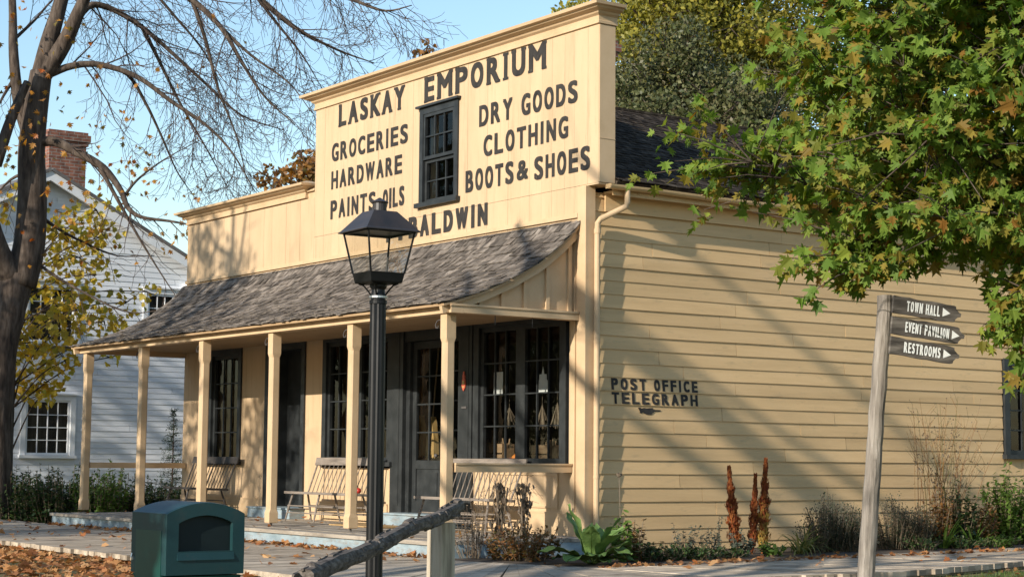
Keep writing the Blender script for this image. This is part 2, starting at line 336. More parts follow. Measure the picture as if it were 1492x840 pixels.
# ------------------------------------------------------------------ board helpers
def vboards(mb, rects, y0=0.0, y1=.028, rng=None, gap=.003, wmin=.19, wmax=.27, m=0):
    """vertical tongue and groove boards on the front (plane y), seams shared over all rects"""
    rng = rng or random.Random(4)
    seams = [-13.2]
    while seams[-1] < .6: seams.append(seams[-1]+rng.uniform(wmin, wmax))
    for (x0, x1, z0, z1) in rects:
        for a, b in zip(seams, seams[1:]):
            a_, b_ = max(a, x0), min(b, x1)
            if b_-a_ < .004: continue
            j = .0012*math.sin(a*37.0)
            mb.box(a_+(gap/2 if a_ == a else 0), b_-(gap/2 if b_ == b else 0), y0+j, y1, z0, z1, m)
def clapboards(mb, X, y0, y1, z0, z1, lap, phase, rng, hole=[], jit=.005, proud=.021, seg=.7, joints=True, top_fn=None):
    """lapped siding on a wall whose outside faces +x"""
    k = math.floor((z0-phase)/lap); z = phase+k*lap
    while z < z1:
        a0, a1 = y0, y1
        if top_fn:
            r = top_fn(z+lap*.5)
            if r is None: break
            a0, a1 = max(y0, r[0]), min(y1, r[1])
        spans = [(a0, a1)]
        for (ha, hb, za, zb) in hole:
            if z+lap*.6 > za and z+lap*.4 < zb:
                ns = []
                for (a, b) in spans:
                    if hb <= a or ha >= b: ns.append((a, b)); continue
                    if ha > a: ns.append((a, ha))
                    if hb < b: ns.append((hb, b))
                spans = ns
        for (a, b) in spans:
            cuts = [a]
            if joints:
                t = a+rng.uniform(.8, 3.6)
                while t < b-.5: cuts.append(t); t += rng.uniform(2.0, 4.0)
            cuts.append(b)
            for c0, c1 in zip(cuts, cuts[1:]):
                n = max(1, int((c1-c0)/seg)); k0 = len(mb.v); dx = rng.uniform(-.003, .003)
                for i in range(n+1):
                    y = c0+(c1-c0)*i/n
                    if i == 0 and c0 > a: y += .004
                    if i == n and c1 < b: y -= .003
                    zb = max(z, z0)+rng.uniform(-jit, jit)*.7; zt = min(z+lap+.012, z1+.01)
                    px = proud+dx+rng.uniform(-.002, .002)
                    mb.v += [(X+px, y, zb), (X+.004, y, zt), (X-.01, y, zt), (X-.01, y, zb)]
                for i in range(n):
                    q = k0+4*i
                    for j in range(4): mb.face([q+j, q+(j+1) % 4, q+4+(j+1) % 4, q+4+j][::-1])
                mb.face([k0, k0+1, k0+2, k0+3]); q = k0+4*n; mb.face([q+3, q+2, q+1, q])
        z += lap
def planks(mb, x0, x1, y0, y1, zt, th, along, wmin, wmax, rng, gap=.006, jag=.02, zj=.003):
    a, b = (y0, y1) if along == 'x' else (x0, x1); t = a
    while t < b-.02:
        w_ = rng.uniform(wmin, wmax); e = min(t+w_, b); dz = rng.uniform(-zj, zj); j0, j1 = rng.uniform(-jag, jag), rng.uniform(-jag, jag)
        if along == 'x':
            cuts = [x0+j0]; q = x0+rng.uniform(1.5, 4)
            while q < x1-1: cuts.append(q); q += rng.uniform(3, 4.5)
            cuts.append(x1+j1)
            for c0, c1 in zip(cuts, cuts[1:]): mb.box(c0+.002, c1-.002, t, e-gap, zt-th, zt+dz+rng.uniform(-.001, .001))
        else: mb.box(t, e-gap, y0+j0, y1+j1, zt-th, zt+dz)
        t = e

# ------------------------------------------------------------------ the setting: ground, bed, walks
def sheet(name, pts, z, m, k='structure', thick=None):
    mb = MB()
    if thick: mb.prism([(p[0], p[1], z-thick) for p in pts], (0, 0, thick))
    else: mb.poly([(p[0], p[1], z) for p in pts])
    return kind(mb.build(name, m), k)
def groundmat():
    m = bpy.data.materials.new('ground'); m.use_nodes = True; MATS['ground'] = m
    n, l = m.node_tree.nodes, m.node_tree.links; b = n['Principled BSDF']; b.inputs['Roughness'].default_value = .95
    tc = n.new('ShaderNodeTexCoord')
    def noise(s_, d=8):
        q = n.new('ShaderNodeTexNoise'); q.inputs['Scale'].default_value = s_; q.inputs['Detail'].default_value = d; q.inputs['Roughness'].default_value = .7; l.new(tc.outputs['Object'], q.inputs['Vector']); return q
    a, c, f = noise(.55), noise(9), noise(45)
    r1 = n.new('ShaderNodeValToRGB'); ramp(r1, [(.045, .065, .016), (.075, .095, .025), (.10, .115, .035)], .3, .7); l.new(f.outputs[0], r1.inputs[0])
    r2 = n.new('ShaderNodeValToRGB'); ramp(r2, [(.09, .05, .025), (.20, .11, .05), (.30, .18, .085)], .32, .68); l.new(c.outputs[0], r2.inputs[0])
    mr = n.new('ShaderNodeMapRange'); mr.inputs[1].default_value = .46; mr.inputs[2].default_value = .60; l.new(a.outputs[0], mr.inputs[0])
    mx = n.new('ShaderNodeMix'); mx.data_type = 'RGBA'; l.new(mr.outputs[0], mx.inputs[0]); l.new(r1.outputs[0], mx.inputs[6]); l.new(r2.outputs[0], mx.inputs[7])
    l.new(mx.outputs[2], b.inputs['Base Color'])
    bp = n.new('ShaderNodeBump'); bp.inputs['Strength'].default_value = 1; bp.inputs['Distance'].default_value = .03; l.new(c.outputs[0], bp.inputs['Height']); l.new(bp.outputs[0], b.inputs['Normal'])
groundmat()
sheet('ground', [(-400, -400), (400, -400), (400, 400), (-400, 400)], GZ, 'ground')
sheet('garden_soil', [(.325, -2.58), (1.0, -2.60), (1.75, -2.62), (2.72, -2.0), (2.76, -.8), (2.15, 3.0), (1.0, 13), (.05, 13), (.05, .03), (.325, .03)], -.21, 'soil', thick=.08)
rng = random.Random(11)
mb = MB(); planks(mb, -22, 1.0, -5.6, -2.60, -.2, .06, 'y', .17, .22, rng, jag=.035)
mb.box(-22, 1.0, -5.5, -5.42, GZ-.02, -.262); mb.box(-22, 1.0, -2.8, -2.7, GZ-.02, -.262)
kind(mb.build('boardwalk', 'plank_grey'), 'structure')
def strip_walk():
    mb = MB(); r = random.Random(3)
    # walk along the side of the store: near edge and far edge as surveyed lines
    near = [(3.2, -5.6), (4.9, -1.6), (4.95, .7), (4.1, 4.2), (2.6, 13)]
    far = [(1.02, -2.61), (2.75, -2.05), (2.8, -.8), (2.2, 3.0), (1.0, 13)]
    def lerp(path, t):
        q = t*(len(path)-1); i = min(int(q), len(path)-2); f = q-i
        return path[i][0]+(path[i+1][0]-path[i][0])*f, path[i][1]+(path[i+1][1]-path[i][1])*f
    N = 84
    for i in range(N):
        t0, t1 = i/N, (i+.965)/N; dz = r.uniform(-.003, .003); j = r.uniform(-.03, .03)
        p = [lerp(near, t0), lerp(near, t1), lerp(far, t1), lerp(far, t0)]
        p[0] = (p[0][0]+j, p[0][1]); p[1] = (p[1][0]+j, p[1][1])
        mb.prism([(x, y, -.262) for x, y in p], (0, 0, .062+dz))
    for i in range(12):
        a, b = lerp(near, i/12), lerp(near, (i+1)/12); mb.bar((a[0]-.12, a[1], -.29), (b[0]-.12, b[1], -.29), .06, .05)
        a, b = lerp(far, i/12), lerp(far, (i+1)/12); mb.bar((a[0]+.12, a[1], -.29), (b[0]+.12, b[1], -.29), .06, .05)
    # wedge that joins the front boardwalk
    mb.prism([(1.0, -5.6, -.264), (3.18, -5.6, -.264), (1.0, -2.63, -.264)], (0, 0, .06))
    return kind(mb.build('side_boardwalk', 'plank_grey'), 'structure')
strip_walk()

# ------------------------------------------------------------------ the store
store = thing('store_building', 'cream and ochre timber general store with lettered false front and shingled porch', 'store', (-6, 0, -.2))
XL, XT, XR = -12.35, -7.45, 0.0
ZP = 4.24                                    # porch roof meets the wall
SHOP = (-7.05, -.35); ZH = 3.16
mb = MB(); rr = random.Random(8)
front = [(XT, SHOP[0], 0, ZP), (SHOP[0], -4.92, 0, .86), (-2.62, SHOP[1], 0, .86), (SHOP[1], -.145, 0, ZP), (SHOP[0], SHOP[1], ZH, ZP),
         (XL, -11.25, 0, ZP), (-11.25, -9.96, 0, .9), (-11.25, -9.96, 2.97, ZP), (-9.96, -9.05, 0, ZP), (-9.05, -7.63, 2.97, ZP), (-7.63, XT, 0, ZP)]
vboards(mb, front, rng=rr)
for (x0, x1, z0, z1) in front: mb.box(x0, x1, .032, .13, z0, z1)
mb.build('front_wall', 'cream', store)
mb = MB()                                     # base boards and casing strips of the front
for (x0, x1) in ((XT, SHOP[0]), (SHOP[0], -4.95), (-2.6, -.15), (-9.96, -9.06), (XL, -9.97)):
    mb = MB(); mb.box(x0+.004, x1-.004, -.024, -.002, .002, .29); mb.box(x0+.004, x1-.004, -.030, -.002, .29, .31); mb.build('base_board', 'cream_trim', store)
mb = MB(); mb.box(-.30, -.20, -.022, -.002, .312, ZP-.02); mb.build('casing_board', 'cream_trim', store); mb = MB()
mb.box(-2.1, -.6, -.02, -.002, .36, .385); mb.box(-2.1, -.6, -.02, -.002, .80, .825); mb.box(-.6, -.575, -.02, -.002, .36, .825)
mb.build('panel_moulding', 'cream_trim', store)
# false front
mb = MB(); FFR = [(XT, -4.06, 4.705, 6.88), (-3.18, .27, 4.705, 6.88), (-4.06, -3.18, 6.28, 6.88), (-4.06, -3.18, 4.705, 4.89), (XT, -.145, ZP, 4.70)]
vboards(mb, FFR, rng=rr, wmin=.22, wmax=.30)
for (x0, x1, z0, z1) in FFR: mb.box(x0, min(x1, -.02) if z0 == ZP else x1, .032, .27, z0, z1+(.12 if z1 == 6.88 else 0))
ff = mb.build('false_front', 'cream', store)
mb = MB(); prof = [(0.004, 6.86), (.030, 6.865), (.030, 6.90), (.018, 6.91), (.022, 6.97), (.060, 6.995), (.075, 7.02), (.15, 7.045), (.165, 7.065), (.215, 7.075), (.225, 7.115), (.0, 7.19)]
mb.sweep([(XT, .30), (XT, 0), (.27, 0), (.27, .30)], prof); mb.box(XT+.003, .267, .004, .30, 6.95, 7.188)
mb.build('cornice', 'cream_trim', ff)
mb = MB(); mb.box(.272, .286, .004, .27, 4.71, 6.85); mb.box(-.145, .268, .006, .268, 4.685, 4.703)
mb.box(.272, .292, .002, .272, 5.30, 5.306)
mb.build('end_board', 'cream_trim', ff)
# wing parapet
mb = MB(); vboards(mb, [(XL, XT-.002, ZP, 5.38)], rng=rr, wmin=.22, wmax=.32)
mb.box(XL, XT-.002, .032, .25, ZP, 5.55)
wf = mb.build('wing_parapet', 'cream', store)
mb = MB(); prof2 = [(p[0]*.95+.002, (p[1]-7.19)*.92+5.70) for p in prof]
mb.sweep([(XL, .28), (XL, 0), (XT-.30, 0), (XT-.30, .10)], prof2)
mb.box(XL+.004, XT-.303, .004, .27, 5.50, 5.697); mb.box(XT-.30, XT-.004, -.012, .27, 5.50, 5.53)
mb.build('cornice', 'cream_trim', wf)
# lettering on the false front
mb = MB()
fnF = lambda u, v, d: (u, -.006-d, v)
def slabF(t, a, b, c, d): slab_text(mb, t, a, b, c, d, fnF, bold=.048, gap=.26)
slabF('LASKAY', -6.68, -4.64, 6.46, 6.84); mb.build('lettering', 'letter_paint', ff); mb = MB(); slabF('EMPORIUM', -4.06, -.92, 6.45, 6.85); mb.build('lettering', 'letter_paint', ff)
def sans_text(t, a, b, z0, z1, fn, bold, gap=.34):
    wds = [{'I': .42, 'M': 1.2, 'W': 1.3, ' ': .5}.get(ch, 1.0) for ch in t]; k = (b-a)/(sum(wds)+gap*(len(t)-1)); u = a
    st = (.125+2.5*bold)*(z1-z0)*.92
    for ch, wd in zip(t, wds):
        if ch == 'I': c0 = u+wd*k/2; mb.poly([fn(c0-st/2, z0, 0), fn(c0+st/2, z0, 0), fn(c0+st/2, z1, 0), fn(c0-st/2, z1, 0)])
        elif ch != ' ': text(mb, ch, u, u+wd*k, z0, z1, fn, bold)
        u += (wd+gap)*k
for t, a, b, z0, z1 in (('GROCERIES', -6.89, -4.52, 5.90, 6.215), ('HARDWARE', -6.89, -4.68, 5.44, 5.75), ('PAINTS', -6.90, -5.46, 4.94, 5.26), ('OILS', -5.24, -4.60, 4.93, 5.25),
                        ('DRY', -2.56, -1.72, 5.855, 6.18), ('GOODS', -1.50, -.19, 5.855, 6.18), ('CLOTHING', -2.44, -.40, 5.395, 5.715),
                        ('BOOTS', -2.90, -1.68, 4.92, 5.255), ('&', -1.60, -1.32, 4.94, 5.23), ('SHOES', -1.18, .09, 4.895, 5.235)):
    mb = MB(); sans_text(t, a, b, z0, z1, fnF, .040, .26); mb.build('lettering', 'letter_paint', ff)
mb = MB(); sans_text('M', -5.12, -4.64, 4.385, 4.73, fnF, .06); mb.build('lettering', 'letter_paint', ff); mb = MB(); sans_text('BALDWIN', -4.46, -2.32, 4.385, 4.73, fnF, .06, .28)
mb.build('lettering', 'letter_paint', ff)

# side wall, siding, corner board
mb = MB(); rs = random.Random(21); HOLE = [(8.46, 9.75, 1.10, 2.72)]
clapboards(mb, 0.0, .135, 13.0, -.20, 4.60, .1858, 2.13, rs, hole=HOLE)
mb.box(-.15, -.012, .135, 8.46, -.25, 4.62); mb.box(-.15, -.012, 9.75, 13, -.25, 4.62); mb.box(-.15, -.012, 8.46, 9.75, -.25, 1.10); mb.box(-.15, -.012, 8.46, 9.75, 2.72, 4.62)
sw = mb.build('side_wall', 'ochre', store)
mb = MB(); mb.box(-.145, .036, -.030, -.001, -.1, 4.684); mb.box(.004, .036, .001, .132, -.25, 4.684); mb.box(-.14, .003, .002, .03, -.2, 4.68)
mb.build('corner_board', 'cream_trim', store)
mb = MB()
def rowmap(z0):
    def fn(u, v, d): return (.027-.0165*max(0, min(1, (v-z0)/.1858))+d, u, v)
    return fn
lz = 2.13-.1858
sans_text('POST', .43, 1.04, lz+.012, lz+.176, rowmap(lz), .05, .42); mb.build('lettering', 'letter_paint', sw); mb = MB(); sans_text('OFFICE', 1.18, 1.97, lz+.012, lz+.176, rowmap(lz), .05, .42)
mb.build('lettering', 'letter_paint', sw); mb = MB(); lz -= .1858; sans_text('TELEGRAPH', .44, 1.97, lz+.010, lz+.172, rowmap(lz), .05, .36)
mb.build('lettering', 'letter_paint', sw); mb = MB(); lz -= .1858; fnS = rowmap(lz)
hand = [(.90, 1.705), (.93, 1.66), (.93, 1.63), (.965, 1.63), (.985, 1.648), (1.01, 1.625), (1.06, 1.613), (1.115, 1.613), (1.15, 1.622), (1.155, 1.638), (1.175, 1.640), (1.18, 1.656), (1.29, 1.664), (1.305, 1.672), (1.295, 1.682), (1.20, 1.684), (1.155, 1.688), (1.175, 1.695), (1.165, 1.706), (1.11, 1.706), (1.06, 1.700), (1.01, 1.706), (.965, 1.697), (.945, 1.708)]
mb.poly([fnS(u, v+.022, 0) for u, v in hand])
mb.build('pointing_hand', 'letter_paint', sw)
mb = MB(); mb.box(XL, -.16, 12.85, 13, -.25, 4.6); mb.box(XL, XL+.15, .14, 12.85, -.25, 5.2); mb.box(XL+.15, -.16, .14, 12.85, -.27, -.2)
mb.build('rear_wall', 'ochre', store)

# main roof: ridge runs back from the false front
mb = MB(); rq = random.Random(5)
def slope_shingles(mb, a, b, up, rows_len, expo, wmin, wmax, rng, th=.012, lift=.02, length=None):
    """courses on a plane: a->b eave line, up = unit vector up the slope"""
    a, b, up = V(a), V(b), V(up).normalized(); e = (b-a); L = e.length; e.normalize(); n = e.cross(up).normalized()
    if n.z < 0: n = -n
    r = 0; length = length or expo*1.7
    while r*expo < rows_len:
        t = -rng.uniform(0, wmax)
        while t < L:
            wd = rng.uniform(wmin, wmax); t0, t1 = max(0, t), min(L, t+wd-.004)
            if t1-t0 > .01:
                s0 = r*expo-rng.uniform(0, .014); s1 = min(s0+length, rows_len); lf = lift*rng.uniform(.7, 1.35)
                o0, o1 = a+e*t0, a+e*t1
                p = [o0+up*s0+n*(lf-th), o1+up*s0+n*(lf-th), o1+up*s1+n*(-th*.2), o0+up*s1+n*(-th*.2)]
                mb.hexa(p+[q+n*th for q in p])
            t += wd
        r += 1
RX, RZ = -3.72, 6.72
sl = math.hypot(RX-.34, RZ-4.74); upR = V((RX-.34, 0, RZ-4.74))
slope_shingles(mb, (.34, .28, 4.745), (.34, 13.3, 4.745), upR, sl, .135, .13, .26, rq)
mb.hexa([(.30, .28, 4.69), (.30, 13.3, 4.69), (RX, 13.3, RZ-.04), (RX, .28, RZ-.04), (.33, .28, 4.738), (.33, 13.3, 4.738), (RX, 13.3, RZ), (RX, .28, RZ)])
mb.hexa([(-7.8, .28, 4.69), (RX-.002, .28, RZ-.05), (RX-.002, 13.3, RZ-.05), (-7.8, 13.3, 4.69), (-7.8, .28, 4.74), (RX-.002, .28, RZ), (RX-.002, 13.3, RZ), (-7.8, 13.3, 4.74)])
mb.box(XL, -7.4, .26, 13, 4.6, 4.70); mb.poly([(.0, 12.95, 4.6), (-7.45, 12.95, 4.6), (RX, 12.95, RZ-.06)])
mb.box(RX-.07, RX+.07, .28, 13.3, RZ-.005, RZ+.035)
roof = mb.build('roof', 'shingle_dark', store)
mb = MB(); mb.hexa([(RX+.75, .275, 6.37), (RX+1.15, .275, 6.20), (RX+1.15, .36, 6.19), (RX+.75, .36, 6.36), (RX+.75, .275, 6.75), (RX+1.1, .275, 6.55), (RX+1.1, .30, 6.55), (RX+.75, .30, 6.75)])
mb.build('flashing', 'white_trim', roof)
mb = MB(); mb.box(-4.32, -3.74, 2.94, 3.49, 6.4, 7.60); mb.box(-4.36, -3.70, 2.90, 3.53, 7.60, 7.68); mb.box(-4.40, -3.66, 2.86, 3.57, 7.68, 7.80); mb.box(-4.36, -3.70, 2.90, 3.53, 7.80, 7.87)
mb.build('chimney', 'brick', roof)
mb = MB(); mb.box(.008, .22, .29, 13.1, 4.60, 4.63); mb.box(.22, .25, .275, 13.1, 4.56, 4.72); mb.box(.036, .055, .29, 13.1, 4.36, 4.598)
mb.build('eave_board', 'ochre', store)
def gutter():
    mb = MB(); N = 7; L0, L1 = .14, 13.2
    o = [(.315+.062*math.cos(math.pi+math.pi*i/N), 4.685+.062*math.sin(math.pi+math.pi*i/N)) for i in range(N+1)]
    q = [(.315+.052*math.cos(2*math.pi-math.pi*i/N), 4.685+.052*math.sin(2*math.pi-math.pi*i/N)) for i in range(N+1)]
    pr = o+q; n = 14; lp = []
    for i in range(n+1):
        y = L0+(L1-L0)*i/n; dz = .006*math.sin(i*2.1); lp.append([(x, y, z+dz) for x, z in pr])
    mb.loops(lp)
    mb.box(.262, .368, .128, .142, 4.63, 4.69)
    for i in range(12): y = .7+i*1.05; mb.box(.262, .372, y, y+.02, 4.683, 4.689); mb.box(.25, .262, y-.01, y+.03, 4.60, 4.70)
    return mb.build('gutter', 'ochre', store)
gutter()
mb = MB(); mb.tube([(.315, .46, 4.63), (.315, .46, 4.46), (.300, .445, 4.41), (.125, .15, 4.235), (.098, .125, 4.18), (.094, .122, 4.05), (.092, .122, 2.0), (.092, .122, -.12), (.13, .14, -.19)], .040, 12)
mb.tube([(.094, .122, 4.10), (.094, .122, 4.04)], .047, 12); mb.tube([(.093, .122, 2.6), (.093, .122, 2.57)], .044, 12); mb.tube([(.092, .122, .8), (.092, .122, .77)], .044, 12)
mb.build('downspout', 'cream_trim', store, smooth=False)

# ---- porch: curved shingle roof, beams, posts, rails, deck
CUR = [(.02, 4.25), (-.12, 4.07), (-.35, 3.865), (-.69, 3.61), (-1.14, 3.365), (-1.60, 3.17), (-2.08, 3.015), (-2.21, 2.985)]
arc = [0]
for (a, b), (c, d) in zip(CUR, CUR[1:]): arc.append(arc[-1]+math.hypot(c-a, d-b))
def cpt(s):
    s = max(0, min(arc[-1], s))
    for i in range(len(arc)-1):
        if s <= arc[i+1]+1e-9:
            f = (s-arc[i])/(arc[i+1]-arc[i]); a, b = CUR[i], CUR[i+1]
            d = V((b[0]-a[0], b[1]-a[1])).normalized()
            return V((a[0]+(b[0]-a[0])*f, a[1]+(b[1]-a[1])*f)), d
PX0, PX1 = -12.48, -.085
mb = MB(); rp = random.Random(17); EX = .128; total = arc[-1]; r = 0
while r*EX < total+.05:
    t = PX0-rp.uniform(0, .2); sb0 = total-r*EX+.03
    while t < PX1:
        wd = rp.uniform(.075, .20); t0, t1 = max(PX0-rp.uniform(0, .015), t), min(PX1+rp.uniform(0, .015), t+wd-.005)
        if t1-t0 > .015:
            sb = sb0+rp.uniform(-.016, .012); st = sb-EX*1.75
            pb, db = cpt(sb); pt, dt_ = cpt(max(0, st))
            ex = max(0, sb-total); pb = pb+db*ex
            nb, nt_ = V((db.y, -db.x)), V((dt_.y, -dt_.x))
            if nb.y < 0: nb = -nb
            if nt_.y < 0: nt_ = -nt_
            lf = .026*rp.uniform(.7, 1.5); th = .012; tw = rp.uniform(-.006, .006)
            def P(x, p, n, o): q = p+n*o; return (x, q.x, q.y)
            mb.hexa([P(t0, pb, nb, lf-th+tw), P(t1, pb, nb, lf-th-tw), P(t1, pt, nt_, .000), P(t0, pt, nt_, .000), P(t0, pb, nb, lf+tw), P(t1, pb, nb, lf-tw), P(t1, pt, nt_, .008), P(t0, pt, nt_, .008)])
        t += wd
    r += 1
proof = mb.build('porch_roof', 'shingle', store)
mb = MB()
def slab_curve(mb, x0, x1, o0, o1, n=16):
    lp = []
    for i in range(n+1):
        p, d = cpt(total*i/n); nn = V((d.y, -d.x));
        if nn.y < 0: nn = -nn
        a, b = p+nn*o0, p+nn*o1; lp.append([(x0, a.x, a.y), (x1, a.x, a.y), (x1, b.x, b.y), (x0, b.x, b.y)])
    mb.loops(lp)
slab_curve(mb, PX0+.01, PX1-.01, -.035, -.004)
mb.build('sheathing', 'soffit', proof)
mb = MB()
def gable_fill(x0, x1):
    n = 16; top = []
    for i in range(n+1):
        p, d = cpt(total*.97*i/n); top.append((min(p.x, -.0015), p.y-.045))
    mb.prism([(x0, p[0], p[1]) for p in top]+[(x0, top[-1][0], 2.985), (x0, -.0015, 2.985)], (x1-x0, 0, 0))
for (fa, fb, xa, xb) in ((-.27, -.245, -.2445, -.212), (-12.32, -12.295, -12.335, -12.3205)):     # battens
    mb = MB(); gable_fill(fa, fb)
    for y in (-.10, -.47, -.84, -1.20, -1.55):
        zt = next(p.y for p in [cpt(s*.01)[0] for s in range(0, int(total*100))] if p.x <= y-.05)-.05
        if zt > 3.02: mb.box(xa, xb, y-.028, y+.028, 2.986, zt)
    mb.build('gable_end', 'cream_trim', proof)
mb = MB()                                    # bent verge boards under the shingle edge
for (xa, xb) in ((-.2118, -.15), (-12.40, -12.3355)): mb = MB(); slab_curve(mb, xa, xb, -.13, -.036, 20); mb.build('verge_board', 'cream_trim', proof)
mb = MB(); mb.box(XL, XT-.0, -.034, -.030+.029, ZP+.03, 4.33); mb.box(XT, -.15, -.034, -.001, ZP+.03, 4.33)
mb.build('roof_trim', 'cream_trim', store)
PY = -1.98
mb = MB(); mb.box(-12.45, -.10, -2.09, -1.90, 2.872, 2.985); mb.box(-12.46, -.09, -2.105, -2.09, 2.952, 2.988)
mb.box(-.262, -.10, -1.898, -.031, 2.875, 2.985); mb.box(-.0985, -.085, -2.09, -.031, 2.962, 2.988); mb.box(-12.45, -12.29, -1.898, -.002, 2.875, 2.985)
mb.build('porch_beam', 'cream_trim', store)
mb = MB(); mb.box(-12.29, -.263, -1.898, -.036, 2.955, 2.983); mb.build('porch_ceiling', 'soffit', store)
POSTX = (-12.18, -9.76, -7.40, -5.04, -2.70, -.33)
def octo(x, y, z, h, c): return [(x+sx, y+sy, z) for sx, sy in ((-h+c, -h), (h-c, -h), (h, -h+c), (h, h-c), (h-c, h), (-h+c, h), (-h, h-c), (-h, -h+c))]
for i, x in enumerate(POSTX):
    mb = MB(); lv = [(.045, .066, .004), (.055, .074, .004), (.20, .074, .004), (.25, .067, .020), (2.50, .067, .020), (2.56, .074, .004), (2.871, .074, .004)]
    lean = (-.03, -.015, -.01, 0, -.02, 0)[i]
    mb.loops([octo(x+lean*(1-z/2.8), PY, z, h, c) for z, h, c in lv])
    p = mb.build('porch_post', 'cream_trim', store)
    mb = MB(); mb.tube([(x+lean, PY, 0), (x+lean, PY, .047)], .016, 8); mb.build('foot_pin', 'iron', p)
def hook(p, d):
    mb = MB(); p = V(p); d = V(d)
    pts = [p, p+d*.12, p+d*.16+V((0, 0, -.02)), p+d*.19+V((0, 0, -.06)), p+d*.17+V((0, 0, -.10)), p+d*.13+V((0, 0, -.10)), p+d*.12+V((0, 0, -.07))]
    mb.tube(pts, .008, 5); mb.build('hook', 'iron', store)
for x in POSTX: hook((x-.08, PY-.02, 2.80), (-1, 0, 0))
for y in (-1.35, -.75): hook((-.18, y, 2.872), (0, 0, -.12))
mb = MB(); mb.box(-.39, -.24, PY+.08, -.031, .845, .94); mb.box(-.405, -.225, PY+.078, -.0305, .94, .962)
mb.build('porch_rail', 'cream_trim', store)
mb = MB(); mb.box(-12.23, -12.13, PY+.075, -.031, .80, .90); mb.build('porch_rail', 'cream_trim', store)
mb = MB(); planks(mb, -12.2, .32, -2.62, -.034, 0, .045, 'x', .11, .15, random.Random(2), jag=.008)
deck = mb.build('porch_deck', 'plank_deck', store)
mb = MB(); mb.box(-12.17, .30, -2.585, -2.55, -.2, -.047); mb.box(.28, .315, -2.548, -.05, -.25, -.047); mb.box(-12.18, -12.145, -2.548, -.05, -.28, -.047)
mb.build('deck_skirt', 'blue_paint', deck)

# ---- shop front: windows and doors.  axis 'y': wall faces -y (u = x).  axis 'x': wall faces +x (u = y)
def bx(mb, ax, u0, u1, d0, d1, z0, z1):
    if ax == 'y': mb.box(u0, u1, -d1, -d0, z0, z1)
    else: mb.box(d0, d1, u0, u1, z0, z1)
def glazed(name, ax, u0, u1, z0, z1, base, cols, rows, parent, frame_w=.07, bar=.02, mull=None, paint='black_paint', depth=.05, glass='glass', recess=.05, label=None):
    """sash with muntins, panes one mesh; base = distance of the wall face along the outward axis"""
    mb = MB(); d0, d1 = base-recess, base-recess+depth
    bx(mb, ax, u0, u0+frame_w, d0, d1, z0, z1); bx(mb, ax, u1-frame_w, u1, d0, d1, z0, z1)
    bx(mb, ax, u0+frame_w, u1-frame_w, d0, d1, z0, z0+frame_w); bx(mb, ax, u0+frame_w, u1-frame_w, d0, d1, z1-frame_w, z1)
    parts = [(u0+frame_w, u1-frame_w)]
    if mull:
        c = (u0+u1)/2; bx(mb, ax, c-mull/2, c+mull/2, d0, d1, z0+frame_w, z1-frame_w); parts = [(u0+frame_w, c-mull/2), (c+mull/2, u1-frame_w)]
    zz0, zz1 = z0+frame_w, z1-frame_w
    for (a, b) in parts:
        for i in range(1, cols):
            u = a+(b-a)*i/cols; bx(mb, ax, u-bar/2, u+bar/2, d0+.012, d1-.010, zz0, zz1)
        for j in range(1, rows):
            z = zz0+(zz1-zz0)*j/rows; bx(mb, ax, a, b, d0+.014, d1-.008, z-bar/2, z+bar/2)
    s = mb.build(name, paint, parent)
    mb = MB()
    for (a, b) in parts:
        if ax == 'y': mb.poly([(a, -(d0+.006), zz0), (b, -(d0+.006), zz0), (b, -(d0+.006), zz1), (a, -(d0+.006), zz1)])
        else: mb.poly([(d0+.006, a, zz0), (d0+.006, b, zz0), (d0+.006, b, zz1), (d0+.006, a, zz1)])
    mb.build('pane', glass, s)
    return s
def casing(name, ax, u0, u1, z0, z1, base, wd, parent, paint='black_paint', d=.03, head=None, sill=None, back=.12):
    mb = MB()
    bx(mb, ax, u0-wd, u0, base-back, base+d, z0, z1+wd); bx(mb, ax, u1, u1+wd, base-back, base+d, z0, z1+wd); bx(mb, ax, u0, u1, base-back, base+d, z1, z1+wd)
    if head: bx(mb, ax, u0-wd-head, u1+wd+head, base-.02, base+d+.05, z1+wd+.001, z1+wd+.035)
    if sill: bx(mb, ax, u0-wd-sill, u1+wd+sill, base-back, base+d+.055, z0-.07, z0-.002)
    return mb.build(name, paint, parent)
# right shop window
f = casing('shop_window', 'y', -2.47, -.52, .96, 2.90, .0, .135, store, d=.035, sill=.03)
glazed('sash', 'y', -2.47, -.52, .96, 2.90, .0, 3, 4, f, mull=.22, recess=.06)
# left shop window
f = casing('shop_window', 'y', -6.90, -4.98, .96, 2.90, .0, .12, store, d=.035, sill=.07)
glazed('sash', 'y', -6.90, -4.98, .96, 2.90, .0, 3, 4, f, mull=.22, recess=.06)
# black panelling over and between the windows, entry pilasters
mb = MB(); mb.box(-7.05, -.35, -.012, .10, 3.04, ZH); mb.box(-7.06, -.34, -.05, -.0125, 3.10, 3.13)
mb.box(-4.845, -4.50, -.045, .06, .002, 3.035); mb.box(-4.75, -4.60, -.052, -.046, .30, 2.95)
mb.box(-2.975, -2.625, -.045, .06, .002, 3.035); mb.box(-2.90, -2.70, -.052, -.046, .30, 2.95)
mb.box(-4.50, -2.975, -.02, .16, 2.80, 3.035)
mb.box(-4.498, -4.40, .02, .20, .19, 2.795); mb.box(-3.50, -3.36, .02, .20, .19, 2.795)
mb.build('entry_surround', 'black_paint', store)
mb = MB(); mb.box(-3.358, -2.98, .03, .12, .19, .95); mb.box(-3.30, -3.03, .018, .029, .30, .84); pf = mb.build('sidelight', 'black_paint', store)
glazed('sash', 'y', -3.355, -2.978, .955, 2.79, -.04, 1, 4, pf, frame_w=.04, recess=.04)
mb = MB(); Y0, Y1 = .075, .12                     # shop door
